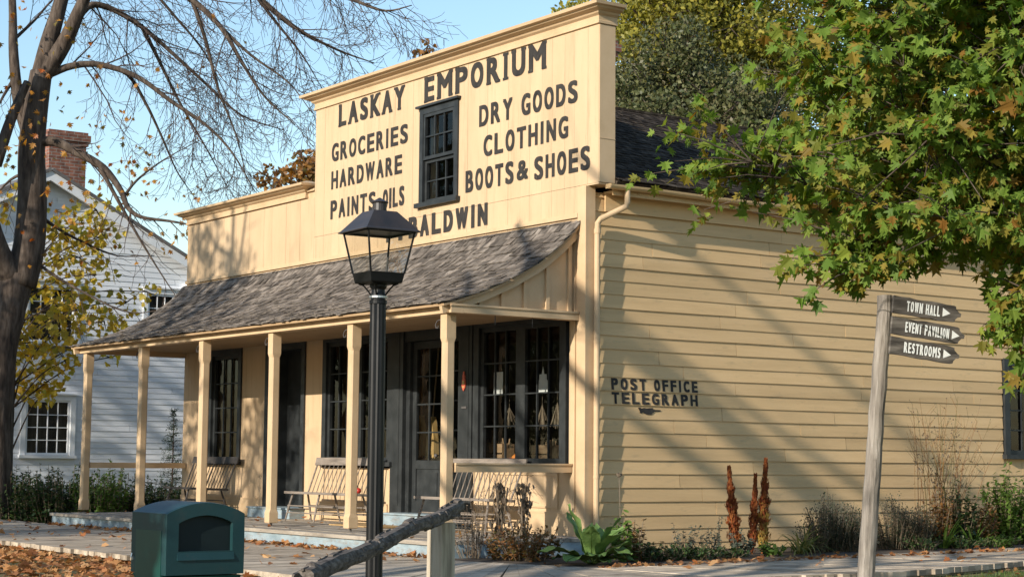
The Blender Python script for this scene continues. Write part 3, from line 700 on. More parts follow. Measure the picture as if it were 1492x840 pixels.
mb.box(-4.395, -4.29, Y0, Y1, .20, 2.79); mb.box(-3.61, -3.505, Y0, Y1, .20, 2.79); mb.box(-4.288, -3.612, Y0, Y1, .20, .38); mb.box(-4.288, -3.612, Y0, Y1, .86, .99); mb.box(-4.288, -3.612, Y0, Y1, 2.68, 2.79)
mb.box(-4.286, -3.614, Y0+.018, Y1-.005, .38, .86); mb.box(-4.19, -3.71, Y0+.006, Y0+.017, .45, .80)
door = mb.build('door', 'black_paint', store)
mb = MB(); mb.box(-3.965, -3.935, Y0+.008, Y1-.012, .99, 2.68)
for z in (1.41, 1.835, 2.26): mb.box(-4.288, -3.612, Y0+.010, Y1-.010, z-.011, z+.011)
mb.build('glazing_bar', 'black_paint', door)
mb = MB(); mb.poly([(-4.29, Y1-.02, .99), (-3.61, Y1-.02, .99), (-3.61, Y1-.02, 2.68), (-4.29, Y1-.02, 2.68)]); mb.build('pane', 'glass', door)
mb = MB(); mb.ball((-3.655, Y0-.05, 1.06), .03); mb.tube([(-3.655, Y0-.05, 1.06), (-3.655, Y0, 1.06)], .012, 8); mb.build('knob', 'iron', door, smooth=True)
mb = MB(); mb.box(-4.62, -2.98, -.30, .12, .002, .17); mb.box(-4.64, -2.96, -.325, .12, .17, .196); mb.build('door_step', 'blue_paint', store)
mb = MB(); mb.box(-2.86, -2.74, -.062, -.0525, 1.745, 1.775); mb.build('letter_slot', 'iron', store)
mb = MB()                                         # red shield plaque on the pilaster
PQ = lambda x, z: (-2.80+(x+2.80)*.62, 2.13+(z-2.14)*.56)
pl = [(-2.86, 2.20), (-2.88, 2.06), (-2.855, 1.98), (-2.80, 1.90), (-2.745, 1.98), (-2.72, 2.06), (-2.74, 2.20), (-2.76, 2.22), (-2.755, 2.30), (-2.775, 2.34), (-2.78, 2.40), (-2.80, 2.42), (-2.82, 2.40), (-2.825, 2.34), (-2.845, 2.30), (-2.84, 2.22)]
mb.prism([(PQ(x, z)[0], -.072, PQ(x, z)[1]) for x, z in pl], (0, .018, 0)); 
pq = tag(mb.build('shield_plaque', 'plaque_red'), 'small red shield plaque with a crest on the black door pilaster', 'plaque')
mb = MB(); mb.prism([(PQ(x, z)[0], -.077, PQ(x, z)[1]) for x, z in ((-2.84, 2.17), (-2.76, 2.17), (-2.75, 2.10), (-2.80, 2.065), (-2.85, 2.10))], (0, .004, 0)); mb.box(-2.82, -2.78, -.0765, -.0725, 2.045, 2.07)
mb.build('crest', 'plaque_gold', pq)
# wing window and wing door
f = casing('shuttered_window', 'y', -11.13, -10.08, .95, 2.85, .0, .115, store, d=.03, sill=.02)
glazed('sash', 'y', -11.13, -10.08, .95, 2.85, .0, 3, 4, f, recess=.07)
f = casing('wing_door', 'y', -8.93, -7.75, .18, 2.85, .0, .115, store, d=.03, back=.4)
mb = MB(); mb.box(-8.93, -7.75, .36, .40, .19, 2.85)
for (a, b) in ((-8.83, -8.40), (-8.28, -7.85)):
    for (c, d) in ((.30, .95), (1.10, 2.10), (2.22, 2.72)): mb.box(a, b, .348, .3595, c, d)
mb.build('door_leaf', 'black_paint', f)
mb = MB(); mb.box(-9.10, -7.60, -.28, .34, .002, .155); mb.box(-9.12, -7.58, -.30, .34, .155, .178); mb.build('door_step', 'blue_paint', store)
# sign window upstairs
f = casing('upper_window', 'y', -4.05, -3.19, 4.90, 6.27, .0, .10, store, d=.03, head=.05, sill=.05)
s1 = glazed('sash', 'y', -4.05, -3.19, 5.56, 6.27, .0, 3, 2, f, frame_w=.05, recess=.03)
s2 = glazed('sash', 'y', -4.05, -3.19, 4.90, 5.558, -.04, 3, 2, f, frame_w=.05, recess=.03)
# side window
f = casing('side_window', 'x', 8.60, 9.62, 1.16, 2.58, .02, .12, store, d=.03, sill=.04)
glazed('sash', 'x', 8.60, 9.62, 1.16, 2.58, .02, 3, 4, f, recess=.07)
# rooms behind the glass
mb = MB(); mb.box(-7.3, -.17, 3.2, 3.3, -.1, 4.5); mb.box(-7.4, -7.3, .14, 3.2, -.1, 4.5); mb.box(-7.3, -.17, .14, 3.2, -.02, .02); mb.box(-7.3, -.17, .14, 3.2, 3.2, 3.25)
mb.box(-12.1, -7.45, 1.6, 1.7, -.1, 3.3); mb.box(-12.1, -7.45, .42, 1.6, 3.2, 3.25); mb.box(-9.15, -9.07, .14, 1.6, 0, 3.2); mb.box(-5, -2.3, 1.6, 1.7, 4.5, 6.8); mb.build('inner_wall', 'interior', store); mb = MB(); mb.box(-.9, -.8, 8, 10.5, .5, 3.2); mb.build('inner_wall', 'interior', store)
for a, b in ((-2.45, -.5), (-6.9, -5.0)): mb = MB(); mb.box(a, b, .16, .62, .90, .955); mb.build('window_shelf', 'crate_wood', store)
#PART3
# ------------------------------------------------------------------ white house behind
HX = -20.0
house = thing('white_house', 'white clapboard house with brick chimney behind the yellow leafed tree', 'house', (HX-5, .1, GZ))
PK, EAV, HY0, HY1 = 7.35, 5.45, -3.7, 3.9; HM = .1
def gable(z):
    if z <= EAV: return (HY0, HY1)
    f = (PK-z)/(PK-EAV)
    return None if f <= 0 else (HM-(HM-HY0)*f, HM+(HY1-HM)*f)
WIN = [(-.22, .82, 1.03, 2.26), (-.25, .85, 3.55, 4.80), (2.62, 3.50, 3.55, 4.80)]
mb = MB(); rh = random.Random(31)
clapboards(mb, HX, HY0, HY1, GZ, PK, .128, .05, rh, hole=[(a-.12, b+.12, c-.12, d+.12) for a, b, c, d in WIN], proud=.016, seg=1.4, joints=True, top_fn=gable)
mb.prism([(HX-.30, HY0, GZ), (HX-.30, HY1, GZ), (HX-.30, HY1, EAV), (HX-.30, HM, PK), (HX-.30, HY0, EAV)], (-.10, 0, 0))
mb.box(HX-9, HX-.03, HY1-.1, HY1, GZ, EAV); mb.box(HX-9, HX-.03, HY0, HY0+.1, GZ, EAV); mb.box(HX-9.1, HX-9, HY0, HY1, GZ, EAV)
mb.build('wall', 'white_paint', house)
mb = MB(); mb.box(HX-.02, HX+.045, HY1-.16, HY1+.03, GZ, EAV-.1); mb.box(HX-.02, HX+.045, HY0-.03, HY0+.16, GZ, EAV-.1); mb.build('corner_board', 'white_trim', house)
mb = MB()
for sgn, ye in ((1, HY1+.38), (-1, HY0-.38)):
    ze = EAV-.20; d = V((0, HM-ye, PK+.05-ze)); n = V((0, sgn*(PK+.05-ze), abs(HM-ye))).normalized()
    a0, a1 = V((HX+.30, ye, ze)), V((HX+.30, HM, PK+.05))
    mb.hexa([a0, a0+V((-9.8, 0, 0)), a1+V((-9.8, 0, 0)), a1, a0+n*.07, a0+n*.07+V((-9.8, 0, 0)), a1+n*.07+V((-9.8, 0, 0)), a1+n*.07])
hr = mb.build('roof', 'house_roof', house)
mb = MB()
for sgn, ye in ((1, HY1+.36), (-1, HY0-.36)):
    ze = EAV-.20; a0, a1 = V((HX+.27, ye, ze-.002)), V((HX+.27, HM, PK+.045)); mb.hexa([a0+V((-.06, 0, -.20)), a0+V((0, 0, -.20)), a1+V((0, 0, -.22)), a1+V((-.06, 0, -.22)), a0+V((-.06, 0, 0)), a0, a1, a1+V((-.06, 0, 0))])
    mb.box(HX+.0, HX+.29, min(ye, ye-sgn*.75), max(ye, ye-sgn*.75), ze-.30, ze-.17); mb.box(HX+.05, HX+.22, min(ye-sgn*.1, ye-sgn*.70), max(ye-sgn*.1, ye-sgn*.70), ze-.38, ze-.301)
mb.build('rake_board', 'white_trim', hr)
mb = MB(); mb.box(HX-1.0, HX-.40, .28, 1.17, 5.8, 8.15); mb.box(HX-1.04, HX-.36, .24, 1.21, 8.15, 8.24); mb.box(HX-1.08, HX-.32, .20, 1.25, 8.24, 8.40); mb.box(HX-1.03, HX-.37, .25, 1.20, 8.40, 8.47)
mb.build('chimney', 'brick', hr)
for i, (a, b, c, d) in enumerate(WIN):
    f = casing('window', 'x', a, b, c, d, HX+.02, .115, house, paint='white_trim', d=.03, head=.02, sill=.03)
    glazed('sash', 'x', a, b, c, d, HX+.03, 4, 4, f, frame_w=.05, bar=.018, paint='white_trim', recess=.06)
    mb = MB(); mb.box(HX-.18, HX-.10, a-.05, b+.05, c-.05, d+.05); mb.build('dark_backing', 'dark_backing', f)  # near-black sheet behind the panes makes the window read dark
# ------------------------------------------------------------------ leaves and trees
def rv(r): 
    while True:
        v = V((r.uniform(-1, 1), r.uniform(-1, 1), r.uniform(-1, 1)))
        if .05 < v.length < 1: return v.normalized()
MAPLE = [(0, 0), (.17, .03), (.44, -.02), (.36, .14), (.62, .34), (.42, .38), (.48, .62), (.27, .56), (.24, .76), (0, 1.0)]
LOBED = [(0, 0), (.10, .10), (.34, .05), (.20, .20), (.50, .34), (.60, .48), (.24, .44), (.30, .62), (.38, .78), (.12, .66), (0, 1.0)]
OVAL = [(0, 0), (.22, .25), (.26, .5), (.18, .78), (0, 1.0)]
def leaf(mb, p, axis, nrm, size, shape=MAPLE, fold=.25, m=0, curl=0.0):
    a = axis.normalized(); n = nrm-a*nrm.dot(a)
    if n.length < 1e-3: n = a.orthogonal()
    n.normalize(); b = a.cross(n)
    k = len(mb.v)
    for x, y in shape: mb.v.append(tuple(p+a*(y*size)+b*(x*size)+n*((abs(x)*fold-curl*y*y)*size)))
    for x, y in shape[1:-1]: mb.v.append(tuple(p+a*(y*size)-b*(x*size)+n*((abs(x)*fold*.6-curl*y*y)*size)))
    L = len(shape); mb.face(list(range(k, k+L)), m); mb.face([k]+[k+L+i for i in range(L-2)][::1]+[k+L-1], m) if False else mb.face([k+L-1]+[k+L+i for i in range(L-2)][::-1]+[k], m)
def quad_leaf(mb, p, r, size, asp=.55, nb=None):
    a = rv(r); n = rv(r) if nb is None else (rv(r)+nb).normalized(); b = a.cross(n)
    if b.length < .05: return
    b.normalize(); k = len(mb.v); a = a*size*.5; b = b*size*asp*.5
    mb.v += [tuple(p-a), tuple(p+b*1.0-a*.1), tuple(p+a), tuple(p-b-a*.1)]; mb.face([k, k+1, k+2, k+3])
def gauss_pt(r, c, s): return V((c[0]+r.gauss(0, s[0]), c[1]+r.gauss(0, s[1]), c[2]+r.gauss(0, s[2])))
def catmull(pts, k=4):
    P = [V(p) for p in pts]; P = [P[0]*2-P[1]]+P+[P[-1]*2-P[-2]]; out = []
    for i in range(1, len(P)-2):
        for j in range(k):
            t = j/k; out.append(.5*((2*P[i])+(-P[i-1]+P[i+1])*t+(2*P[i-1]-5*P[i]+4*P[i+1]-P[i+2])*t*t+(-P[i-1]+3*P[i]-3*P[i+1]+P[i+2])*t**3))
    out.append(P[-2]); return out
def twigs(mb, path, r0, r, level, L, dens, droop, spread=.75, minr=.004, tips=None, sides=(6, 5, 4, 3)):
    """recursive side shoots along a limb"""
    acc = 0; n = len(path)
    tot = sum((path[i+1]-path[i]).length for i in range(n-1)); k = max(1, int(tot*dens))
    for q in range(k):
        t = (.12+.86*(q+r.random())/k); x = t*(n-1); i = min(int(x), n-2); p = path[i].lerp(path[i+1], x-i); d = (path[i+1]-path[i]).normalized()
        side = rv(r); side -= d*side.dot(d)
        if side.length < .1: continue
        side.normalize(); dd = (d*(1-spread*.55)+side*spread+V((0, 0, droop*r.uniform(.3, 1)))).normalized()
        l = L*r.uniform(.45, 1.15)*(1.12-.55*t); pts = [p]; c = dd
        ns = 5
        for j in range(ns):
            c = (c+rv(r)*.24+V((0, 0, droop*.22 if j < 3 else .12))).normalized(); pts.append(pts[-1]+c*(l/ns))
        rad = max(minr, r0*(1-t*.6)*.5); mb.tube(pts, [rad+(minr*.8-rad)*j/ns for j in range(ns+1)], sides[min(level, 3)], cap=False)
        if tips is not None and level <= 1: tips.append(pts[-1])
        if level > 0: twigs(mb, pts, rad, r, level-1, L*.52, dens*1.35, droop*.75, spread, minr, tips, sides)
# ---- large bare tree at the left: limbs surveyed, side shoots grown
TD = 37.5
def P3(lst, d0, d1=None):
    d1 = d0 if d1 is None else d1; n = len(lst)-1
    return [at(x, y, d0+(d1-d0)*i/max(1, n)) for i, (x, y) in enumerate(lst)]
rb = random.Random(77); base = at(-13, 757, TD); base.z = GZ
bare = thing('bare_tree', 'tall dark autumn tree with few leaves and long drooping branches left of the porch', 'tree', base)
mt = MB()
mt.tube(catmull([base+V((0, 0, -.1)), base+V((.0, 0, .12))]+P3([(-11, 690), (-9, 600), (-3, 515), (13, 445), (27, 400)], TD), 4), [.62, .52, .46, .43, .42, .41, .40, .40, .39, .39, .39, .38, .38, .38, .37, .37, .36, .36, .36, .36, .35, .35, .35, .34, .34], 14)
mt.tube(catmull(P3([(28, 415), (42, 360), (47, 290), (46, 220), (52, 160), (60, 105)], TD), 4), [.34-.006*i for i in range(21)], 12)
mt.tube(catmull(P3([(24, 410), (-2, 370), (-22, 300), (-30, 200), (-28, 60)], TD, TD-1), 4), [.28-.008*i for i in range(17)], 10)
mt.tube(catmull(P3([(58, 120), (72, 60), (88, 5), (110, -90), (120, -220)], TD), 4), [.22-.009*i for i in range(17)], 10)
mt.tube(catmull(P3([(60, 112), (92, 66), (118, 10), (150, -60), (200, -160)], TD, TD-.8), 4), [.20-.009*i for i in range(17)], 10)
mt.tube(catmull(P3([(47, 210), (28, 150), (20, 80), (18, 0), (10, -120)], TD, TD+.8), 4), [.15-.006*i for i in range(17)], 9)
mt.tube(catmull(P3([(-6, 240), (12, 185), (26, 150), (40, 120)], TD-.6, TD-.3), 4), [.13-.004*i for i in range(13)], 8)
mt.build('trunk', 'bark', bare, smooth=True)
LIMB = [([(50, 208), (80, 206), (112, 222), (150, 244), (176, 278), (186, 302), (206, 316), (248, 322), (292, 330)], .115, 0, -1.5, 1),
        ([(72, 108), (105, 96), (145, 94), (200, 112), (250, 148), (300, 182), (338, 222), (372, 280)], .085, 0, -1, 2),
        ([(100, 52), (128, 10), (160, 12), (205, 38), (245, 72), (300, 122), (352, 168), (415, 190)], .085, 0, 1, 2),
        ([(150, -60), (220, -40), (280, 0), (322, 40), (352, 90), (385, 140), (430, 182)], .09, -.8, -1.8, 2),
        ([(200, -160), (290, -80), (370, -10), (430, 40), (490, 72), (545, 92)], .09, -.8, 0, 2),
        ([(200, -160), (330, -110), (440, -30), (520, 2), (562, 16), (600, 8)], .08, -.8, -2, 2),
        ([(145, 94), (185, 108), (212, 150), (236, 200), (258, 250), (280, 282)], .05, -.3, 1, 1),
        ([(145, 243), (168, 285), (196, 335), (228, 388), (262, 440)], .05, -.6, -1, 1),
        ([(178, 290), (200, 262), (240, 232), (290, 205)], .035, -.8, -.2, 1),
        ([(205, 36), (230, 85), (262, 150), (300, 215), (330, 270)], .05, .4, 1.5, 2),
        ([(280, 0), (300, 60), (318, 130), (345, 200), (360, 265)], .05, -.8, -.2, 2),
        ([(322, 40), (365, 80), (420, 120), (455, 165)], .04, -1.2, -2, 2),
        ([(88, 5), (130, -30), (200, -30), (260, 30), (300, 80), (330, 140)], .06, 0, 2, 2),
        ([(40, 300), (80, 330), (120, 352), (170, 372), (225, 372)], .045, .2, 1.2, 1),
        ([(30, 360), (70, 395), (130, 430), (190, 455), (250, 448)], .04, .2, -1, 1),
        ([(46, 250), (15, 262), (-20, 300)], .05, 0, 1, 1), ([(18, 60), (50, 30), (90, -10), (150, -20)], .04, .5, 2, 2),
        ([(24, 110), (5, 140), (-25, 200)], .05, .4, 0, 1), ([(370, -10), (400, 30), (440, 80), (470, 130)], .045, -.6, .6, 2)]
ml = MB(); mw = MB()
for k_, (pl_, r0, dd0, dd1, lv) in enumerate(LIMB):
    path = catmull(P3(pl_, TD+dd0, TD+dd1), 4); n = len(path)
    ml.tube(path, [max(.009, r0*(1-.88*i/(n-1))) for i in range(n)], 7)
    twigs(mw, path, r0*.5, rb, lv, 2.1 if lv == 2 else 1.3, 3.0 if lv == 2 else 2.6, -.34, .64, .0046)
ml.build('limb', 'bark', bare, smooth=True); mw.build('twig', 'twig', bare)
mlf = MB()
for (px, py, n, sp) in [(120, 30, 7, .5), (150, 110, 6, .5), (200, 130, 5, .5), (110, 200, 9, .5), (140, 225, 7, .4), (180, 300, 9, .4), (215, 320, 8, .35), (30, 90, 8, .4), (8, 60, 8, .4), (260, 150, 4, .6), (300, 90, 4, .7), (165, 260, 6, .4), (70, 250, 8, .4), (20, 280, 10, .4), (20, 18, 10, .2), (75, 60, 8, .2), (96, 42, 6, .15), (60, 130, 10, .25), (12, 150, 12, .25), (40, 200, 10, .25), (62, 165, 10, .25), (150, 180, 4, .2), (182, 170, 5, .18), (196, 215, 7, .2), (207, 235, 6, .2), (172, 240, 9, .25), (216, 228, 5, .15), (245, 180, 4, .3), (282, 282, 5, .15), (288, 318, 22, .22), (262, 335, 10, .2), (132, 283, 5, .2), (90, 315, 14, .35), (105, 335, 14, .3), (60, 335, 10, .3), (20, 215, 12, .3), (10, 235, 8, .2), (230, 290, 5, .3), (150, 360, 8, .4), (135, 330, 6, .3)]:
    for _ in range(n):
        p = gauss_pt(rb, at(px, py, TD-.5+rb.uniform(-.6, .6)), (sp, sp, sp)); leaf(mlf, p, (rv(rb)+V((0, 0, -.9))).normalized(), rv(rb), rb.uniform(.09, .155), LOBED, .35)
mlf.build('crown', 'leaf_autumn', bare)
# ---- generic leafy tree from clumps
def foliage(mb, cl, r, size, kind_='quad', fill=.75, up=.3):
    for (c, s, n) in cl:
        for _ in range(n):
            d = rv(r); f = r.random()**(1-fill) if fill < 1 else 1; p = V(c)+V((d.x*s[0], d.y*s[1], d.z*s[2]))*f
            if kind_ == 'quad': quad_leaf(mb, p, r, size*r.uniform(.7, 1.3), .6, d*.5+V((0, 0, up)))
            else: leaf(mb, p, (rv(r)+d*.5+V((0, 0, -.5))).normalized(), (rv(r)*.7+d*.4+V((0, 0, up))), size*r.uniform(.7, 1.25), MAPLE if kind_ == 'maple' else OVAL)
def simple_tree(name, label, base, height, clumps, leafm, size, r, trunk_r=.18, n=None, kind_='quad', barkm='bark', group=None, up=.3, lean=(0, 0)):
    root = thing(name, label, 'tree', base, group); b = V(base); top = b+V((lean[0], lean[1], height))
    mb = MB(); pts = catmull([b+V((0, 0, -.1)), b+V((lean[0]*.3, lean[1]*.3, height*.35)), b+V((lean[0]*.7+.05, lean[1]*.7, height*.7)), top], 4); k = len(pts)
    mb.tube(pts, [trunk_r*(1-.85*i/(k-1))+.01 for i in range(k)], 9)
    for (c, s, nn) in clumps:
        i = min(k-1, max(1, int(k*max(.2, min(.92, (c[2]-b.z)/height-.22))))); q = pts[i]; mid = q.lerp(V(c), .55)+V((0, 0, .1*(V(c)-q).length)); 
        mb.tube(catmull([q, mid, V(c)], 3), [max(.012, trunk_r*.35*(1-.12*j)) for j in range(7)], 5)
        for _ in range(3): mb.tube([V(c), V(c)+V((rv(r).x*s[0], rv(r).y*s[1], rv(r).z*s[2]))*.8], [.018, .006], 3)
    mb.build('trunk', barkm, root, smooth=True)
    mb = MB(); foliage(mb, clumps, r, size, kind_, up=up); mb.build('crown', leafm, root)
    return root
ry = random.Random(5)
yb = at(12, 752, 38.9); yb.z = GZ
cl = []
for (px, py, s, n) in [(112, 335, .55, 60), (140, 305, .4, 30), (70, 385, .6, 60), (115, 375, .5, 55), (150, 345, .45, 35), (50, 450, .6, 80), (88, 480, .55, 85), (122, 450, .5, 70), (152, 468, .4, 45), (40, 520, .5, 90), (62, 550, .45, 80), (26, 500, .5, 60), (185, 440, .35, 22), (100, 425, .45, 45), (20, 400, .5, 45), (60, 575, .3, 40), (95, 525, .3, 35), (175, 490, .3, 14), (215, 425, .3, 12), (140, 400, .45, 40), (160, 520, .3, 10), (85, 340, .4, 30), (20, 560, .4, 50), (30, 300, .5, 30)]:
    cl.append((at(px, py, 38.9+ry.uniform(-.8, .8)), (s*1.15, s*1.15, s*.8), int(n*1.35)))
simple_tree('maple_sapling', 'small maple with golden yellow leaves against the white house', yb, 5.2, cl, 'leaf_yellow', .135, ry, .06, kind_='maple')
# ---- trees beyond the store
def blob(cx, cy, cz, rx, ry_, rz, k, n, r, s=.28):
    out = []
    for _ in range(k):
        d = rv(r); f = r.uniform(.45, 1.0)
        out.append(((cx+d.x*rx*f, cy+d.y*ry_*f, cz+d.z*rz*f), (rx*s*r.uniform(.7, 1.3), ry_*s*r.uniform(.7, 1.3), rz*s*r.uniform(.6, 1.1)), n))
    return out
rg = random.Random(12)
c = at(1010, 150, 43); g0 = V((c.x, c.y, GZ))
simple_tree('apple_tree', 'dense grey green tree rising behind the dark store roof', g0, 9.5, blob(c.x, c.y, 8.1, 3.1, 3.1, 3.2, 170, 330, rg, .22), 'leaf_far', .12, rg, .12)
c = at(985, 0, 50); simple_tree('poplar_tree', 'yellow green tree top behind the grey green tree', V((c.x, c.y, GZ)), 14.2, blob(c.x, c.y, 12.6, 3.4, 3.4, 2.8, 110, 260, rg, .26), 'leaf_far_yellow', .15, rg, .14)
c = at(1075, -15, 52); simple_tree('poplar_tree', 'yellow green tree top beside the large maple crown', V((c.x, c.y, GZ)), 15, blob(c.x, c.y, 13.4, 3.4, 3.4, 3.2, 100, 260, rg, .26), 'leaf_far_yellow', .15, rg, .14)
c = at(1330, 200, 46); simple_tree('elm_tree', 'dull green tree seen through gaps in the large maple crown', V((c.x, c.y, GZ)), 11, blob(c.x, c.y, 7.2, 4.2, 4.2, 2.8, 90, 160, rg, .26), 'leaf_far', .18, rg, .2)
c = at(468, 262, 46); cl = blob(c.x, c.y, c.z-.2, 1.5, 1.5, 1.3, 34, 95, rg, .3)
for q in ((618, 72), (624, 66), (612, 78)): p = at(*q, 46); cl.append(((p.x, p.y, p.z), (.16, .16, .16), 10))
p = at(620, 110, 46); cl.append(((p.x, p.y, p.z), (.5, .5, .4), 40))
simple_tree('oak_tree', 'rust brown tree showing above the wing cornice beside the false front', V((c.x+1.2, c.y+1.5, GZ)), 9.4, cl, 'leaf_rust', .13, rg, .18, kind_='maple')
# ---- the large maple in front at right
rm = random.Random(2024)
SIL = [(1168, -80), (1160, 0), (1142, 70), (1136, 125), (1160, 180), (1118, 205), (1070, 212), (1060, 225), (1085, 246), (1105, 285), (1165, 305), (1190, 332), (1186, 362), (1208, 395), (1262, 412), (1300, 416), (1345, 404), (1400, 395), (1455, 425), (1470, 470), (1492, 490), (1530, 512), (1720, 540), (1880, 300), (1850, -200), (1500, -420), (1160, -260)]
def inside(x, y, poly):
    r = False; j = len(poly)-1
    for i in range(len(poly)):
        if (poly[i][1] > y) != (poly[j][1] > y) and x < (poly[j][0]-poly[i][0])*(y-poly[i][1])/(poly[j][1]-poly[i][1])+poly[i][0]: r = not r
        j = i
    return r
mb_base = at(1745, 800, 16.2); mb_base.z = GZ
maple = thing('maple_tree', 'large maple with green and orange leaves hanging over the right of the store', 'tree', mb_base)
tr = [mb_base+V((0, 0, -.1)), mb_base+V((0, 0, .2)), mb_base+V((.05, .05, 1.6)), mb_base+V((-.1, .15, 3.2)), mb_base+V((.1, .3, 5.2)), mb_base+V((0, .4, 7.6))]
mt = MB(); tp = catmull(tr, 4); mt.tube(tp, [.30, .27, .25, .24, .23, .22, .21, .21, .20, .20, .19, .18, .18, .17, .16, .15, .13, .11, .09, .07, .05][:len(tp)], 12)
clumps = []
tries = 0
while len(clumps) < 430 and tries < 20000:
    tries += 1; x, y = rm.uniform(985, 1860), rm.uniform(-400, 520)
    if not inside(x, y, SIL): continue
    if not (inside(x-26, y-8, SIL) and inside(x, y+20, SIL)) and rm.random() < .8: continue
    if any((x-a)**2+(y-b)**2 < q*q for a, b, q in ((1437, 140, 26), (1452, 170, 20), (1395, 95, 16), (1475, 30, 22), (1225, 385, 12), (1180, 250, 12))): continue
    if 1235 < x < 1440 and y > 318: continue
    if x > 1540 and rm.random() < .6: continue
    d = rm.uniform(13.0, 17.2) if x > 1170 else rm.uniform(13.6, 16.4)
    if x < 1110 and y > 150: d = rm.uniform(13.6, 14.8)
    c_ = at(x, y, d)
    if any(0 < (c_-b_).dot(SUN) < 9 and ((c_-b_)-SUN*(c_-b_).dot(SUN)).length < .52 for b_ in (V((8.25, -2.75, 2.2)), V((8.4, -2.35, 2.15)))): continue  # clumps between the boards and the sun left out to light them
    clumps.append(c_)
for q in ((1048, 214), (1060, 225), (1078, 222), (1090, 240), (1042, 222), (1072, 238), (1105, 215), (1225, 398), (1240, 392), (1285, 358), (1330, 345), (1185, 345), (1198, 362), (1212, 382), (1176, 330), (1255, 372), (1262, 350), (1205, 340), (1478, 480), (1488, 492), (1475, 450), (1468, 420), (1500, 440)): clumps.append(at(q[0], q[1], rm.uniform(13.8, 14.6)))
SIGNS = [V((8.25, -2.85, 2.38)), V((8.3, -2.6, 2.36)), V((8.25, -2.85, 2.2)), V((8.35, -2.45, 2.17)), V((8.25, -2.85, 2.02)), V((8.35, -2.45, 2.0))]
def blocks_signs(p):
    # no leaves along the boards' sun rays and sightline: keeps them lit and clear
    q = p-CAM; f = q.dot(F_); X, Y = 746+2625.5*q.dot(R_)/f, 420-2625.5*q.dot(U_)/f
    if 1262 < X < 1428 and Y > 414 or 1200 < X < 1290 and Y > 440: return True
    return any(0 < (p-b).dot(SUN) < 9 and ((p-b)-SUN*(p-b).dot(SUN)).length < .26 for b in SIGNS)
mlf = MB()
for c in clumps:
    out = (c-(mb_base+V((0, 0, 4.0)))).normalized(); hub = c-out*.28-V((0, 0, .12))
    n = rm.randint(66, 92); tw = []
    for _ in range(5):
        e = c+V((rm.gauss(0, .24), rm.gauss(0, .24), rm.gauss(-.02, .17))); tw.append(e)
        if not blocks_signs(e): mt.tube([hub, hub.lerp(e, .5)+V((0, 0, .03)), e], [.008, .006, .003], 3, cap=False)
    for i in range(n):
        e = tw[i % 5]; t = rm.uniform(.2, 1.15); p = hub.lerp(e, t)+rv(rm)*rm.uniform(.02, .15)
        ax = ((e-hub).normalized()*.6+rv(rm)*.8+V((0, 0, -.75))).normalized()
        if blocks_signs(p) or blocks_signs(p+ax*.1): continue
        leaf(mlf, p, ax, V((.05, -.55, .75))+rv(rm)*.85, rm.uniform(.052, .145), LOBED, rm.uniform(-.2, .7), 0, rm.uniform(-.1, .6))
order = sorted(clumps, key=lambda c: (c-mb_base).length)
lim = []
for c in [c_ for c_ in order if c_.z > 3.0][::6]:
    i = min(len(tp)-2, max(13, int(len(tp)*max(.25, min(.9, (c.z+.3)/8))))); q = tp[i-2]; mid = q.lerp(c, .5)+V((rm.uniform(-.2, .2), rm.uniform(-.2, .2), .25)); pth = catmull([q, mid, c], 4); lim.append(pth)
    mt.tube(pth, [.045-.0042*j for j in range(len(pth))], 6)
for c in clumps:
    best = min((p for l_ in lim for p in l_), key=lambda p: (p-c).length); d = (c-best).length
    if .05 < d < .8 and not blocks_signs(c): mt.tube([best, best.lerp(c, .5)+V((rm.uniform(-.08, .08), rm.uniform(-.08, .08), .05)), c], [.008, .006, .004], 4, cap=False)
mt.build('trunk', 'bark', maple, smooth=True); mlf.build('crown', 'leaf_maple', maple)
print('maple leaves', len(mlf.f)//2)
# ---- trees on the far side of the street whose shade falls on the store
def shade_tree(name, label, base, h, r, leafy, spread=3.2, tr_=.22, cz_=.68, rz_=.33, twl=1.1):
    root = thing(name, label, 'tree', base); b = V(base); mb = MB(); mw = MB()
    pts = catmull([b+V((0, 0, -.1)), b+V((.1, .05, h*.35)), b+V((-.1, .1, h*.65)), b+V((.05, 0, h))], 5); k = len(pts); mb.tube(pts, [tr_*(1-.8*i/(k-1)) for i in range(k)], 9)
    for q in range(13):
        t = .28+.68*q/13; p = pts[int(t*(k-1))]; a = q*2.4+r.uniform(-.4, .4); L = spread*(1.15-.6*t)*r.uniform(.8, 1.15); d = V((math.cos(a), math.sin(a), .45))
        lp = catmull([p, p+d*L*.4, p+V((d.x*L*.8, d.y*L*.8, L*.62)), p+V((d.x*L, d.y*L, L*.8))], 4); mb.tube(lp, [tr_*.34*(1-.9*i/(len(lp)-1))+.006 for i in range(len(lp))], 6); twigs(mw, lp, tr_*.16, r, 1, twl, 1.6, -.1, .75, .006)
    mb.build('trunk', 'bark', root, smooth=True); mw.build('twig', 'twig', root)
    if leafy:
        ml_ = MB(); 
        foliage(ml_, blob(b.x, b.y, b.z+h*cz_, spread*.8, spread*.8, h*rz_, 40, int(leafy), r, .26), r, .16, 'quad'); ml_.build('crown', 'leaf_autumn', root)
rs_ = random.Random(9)

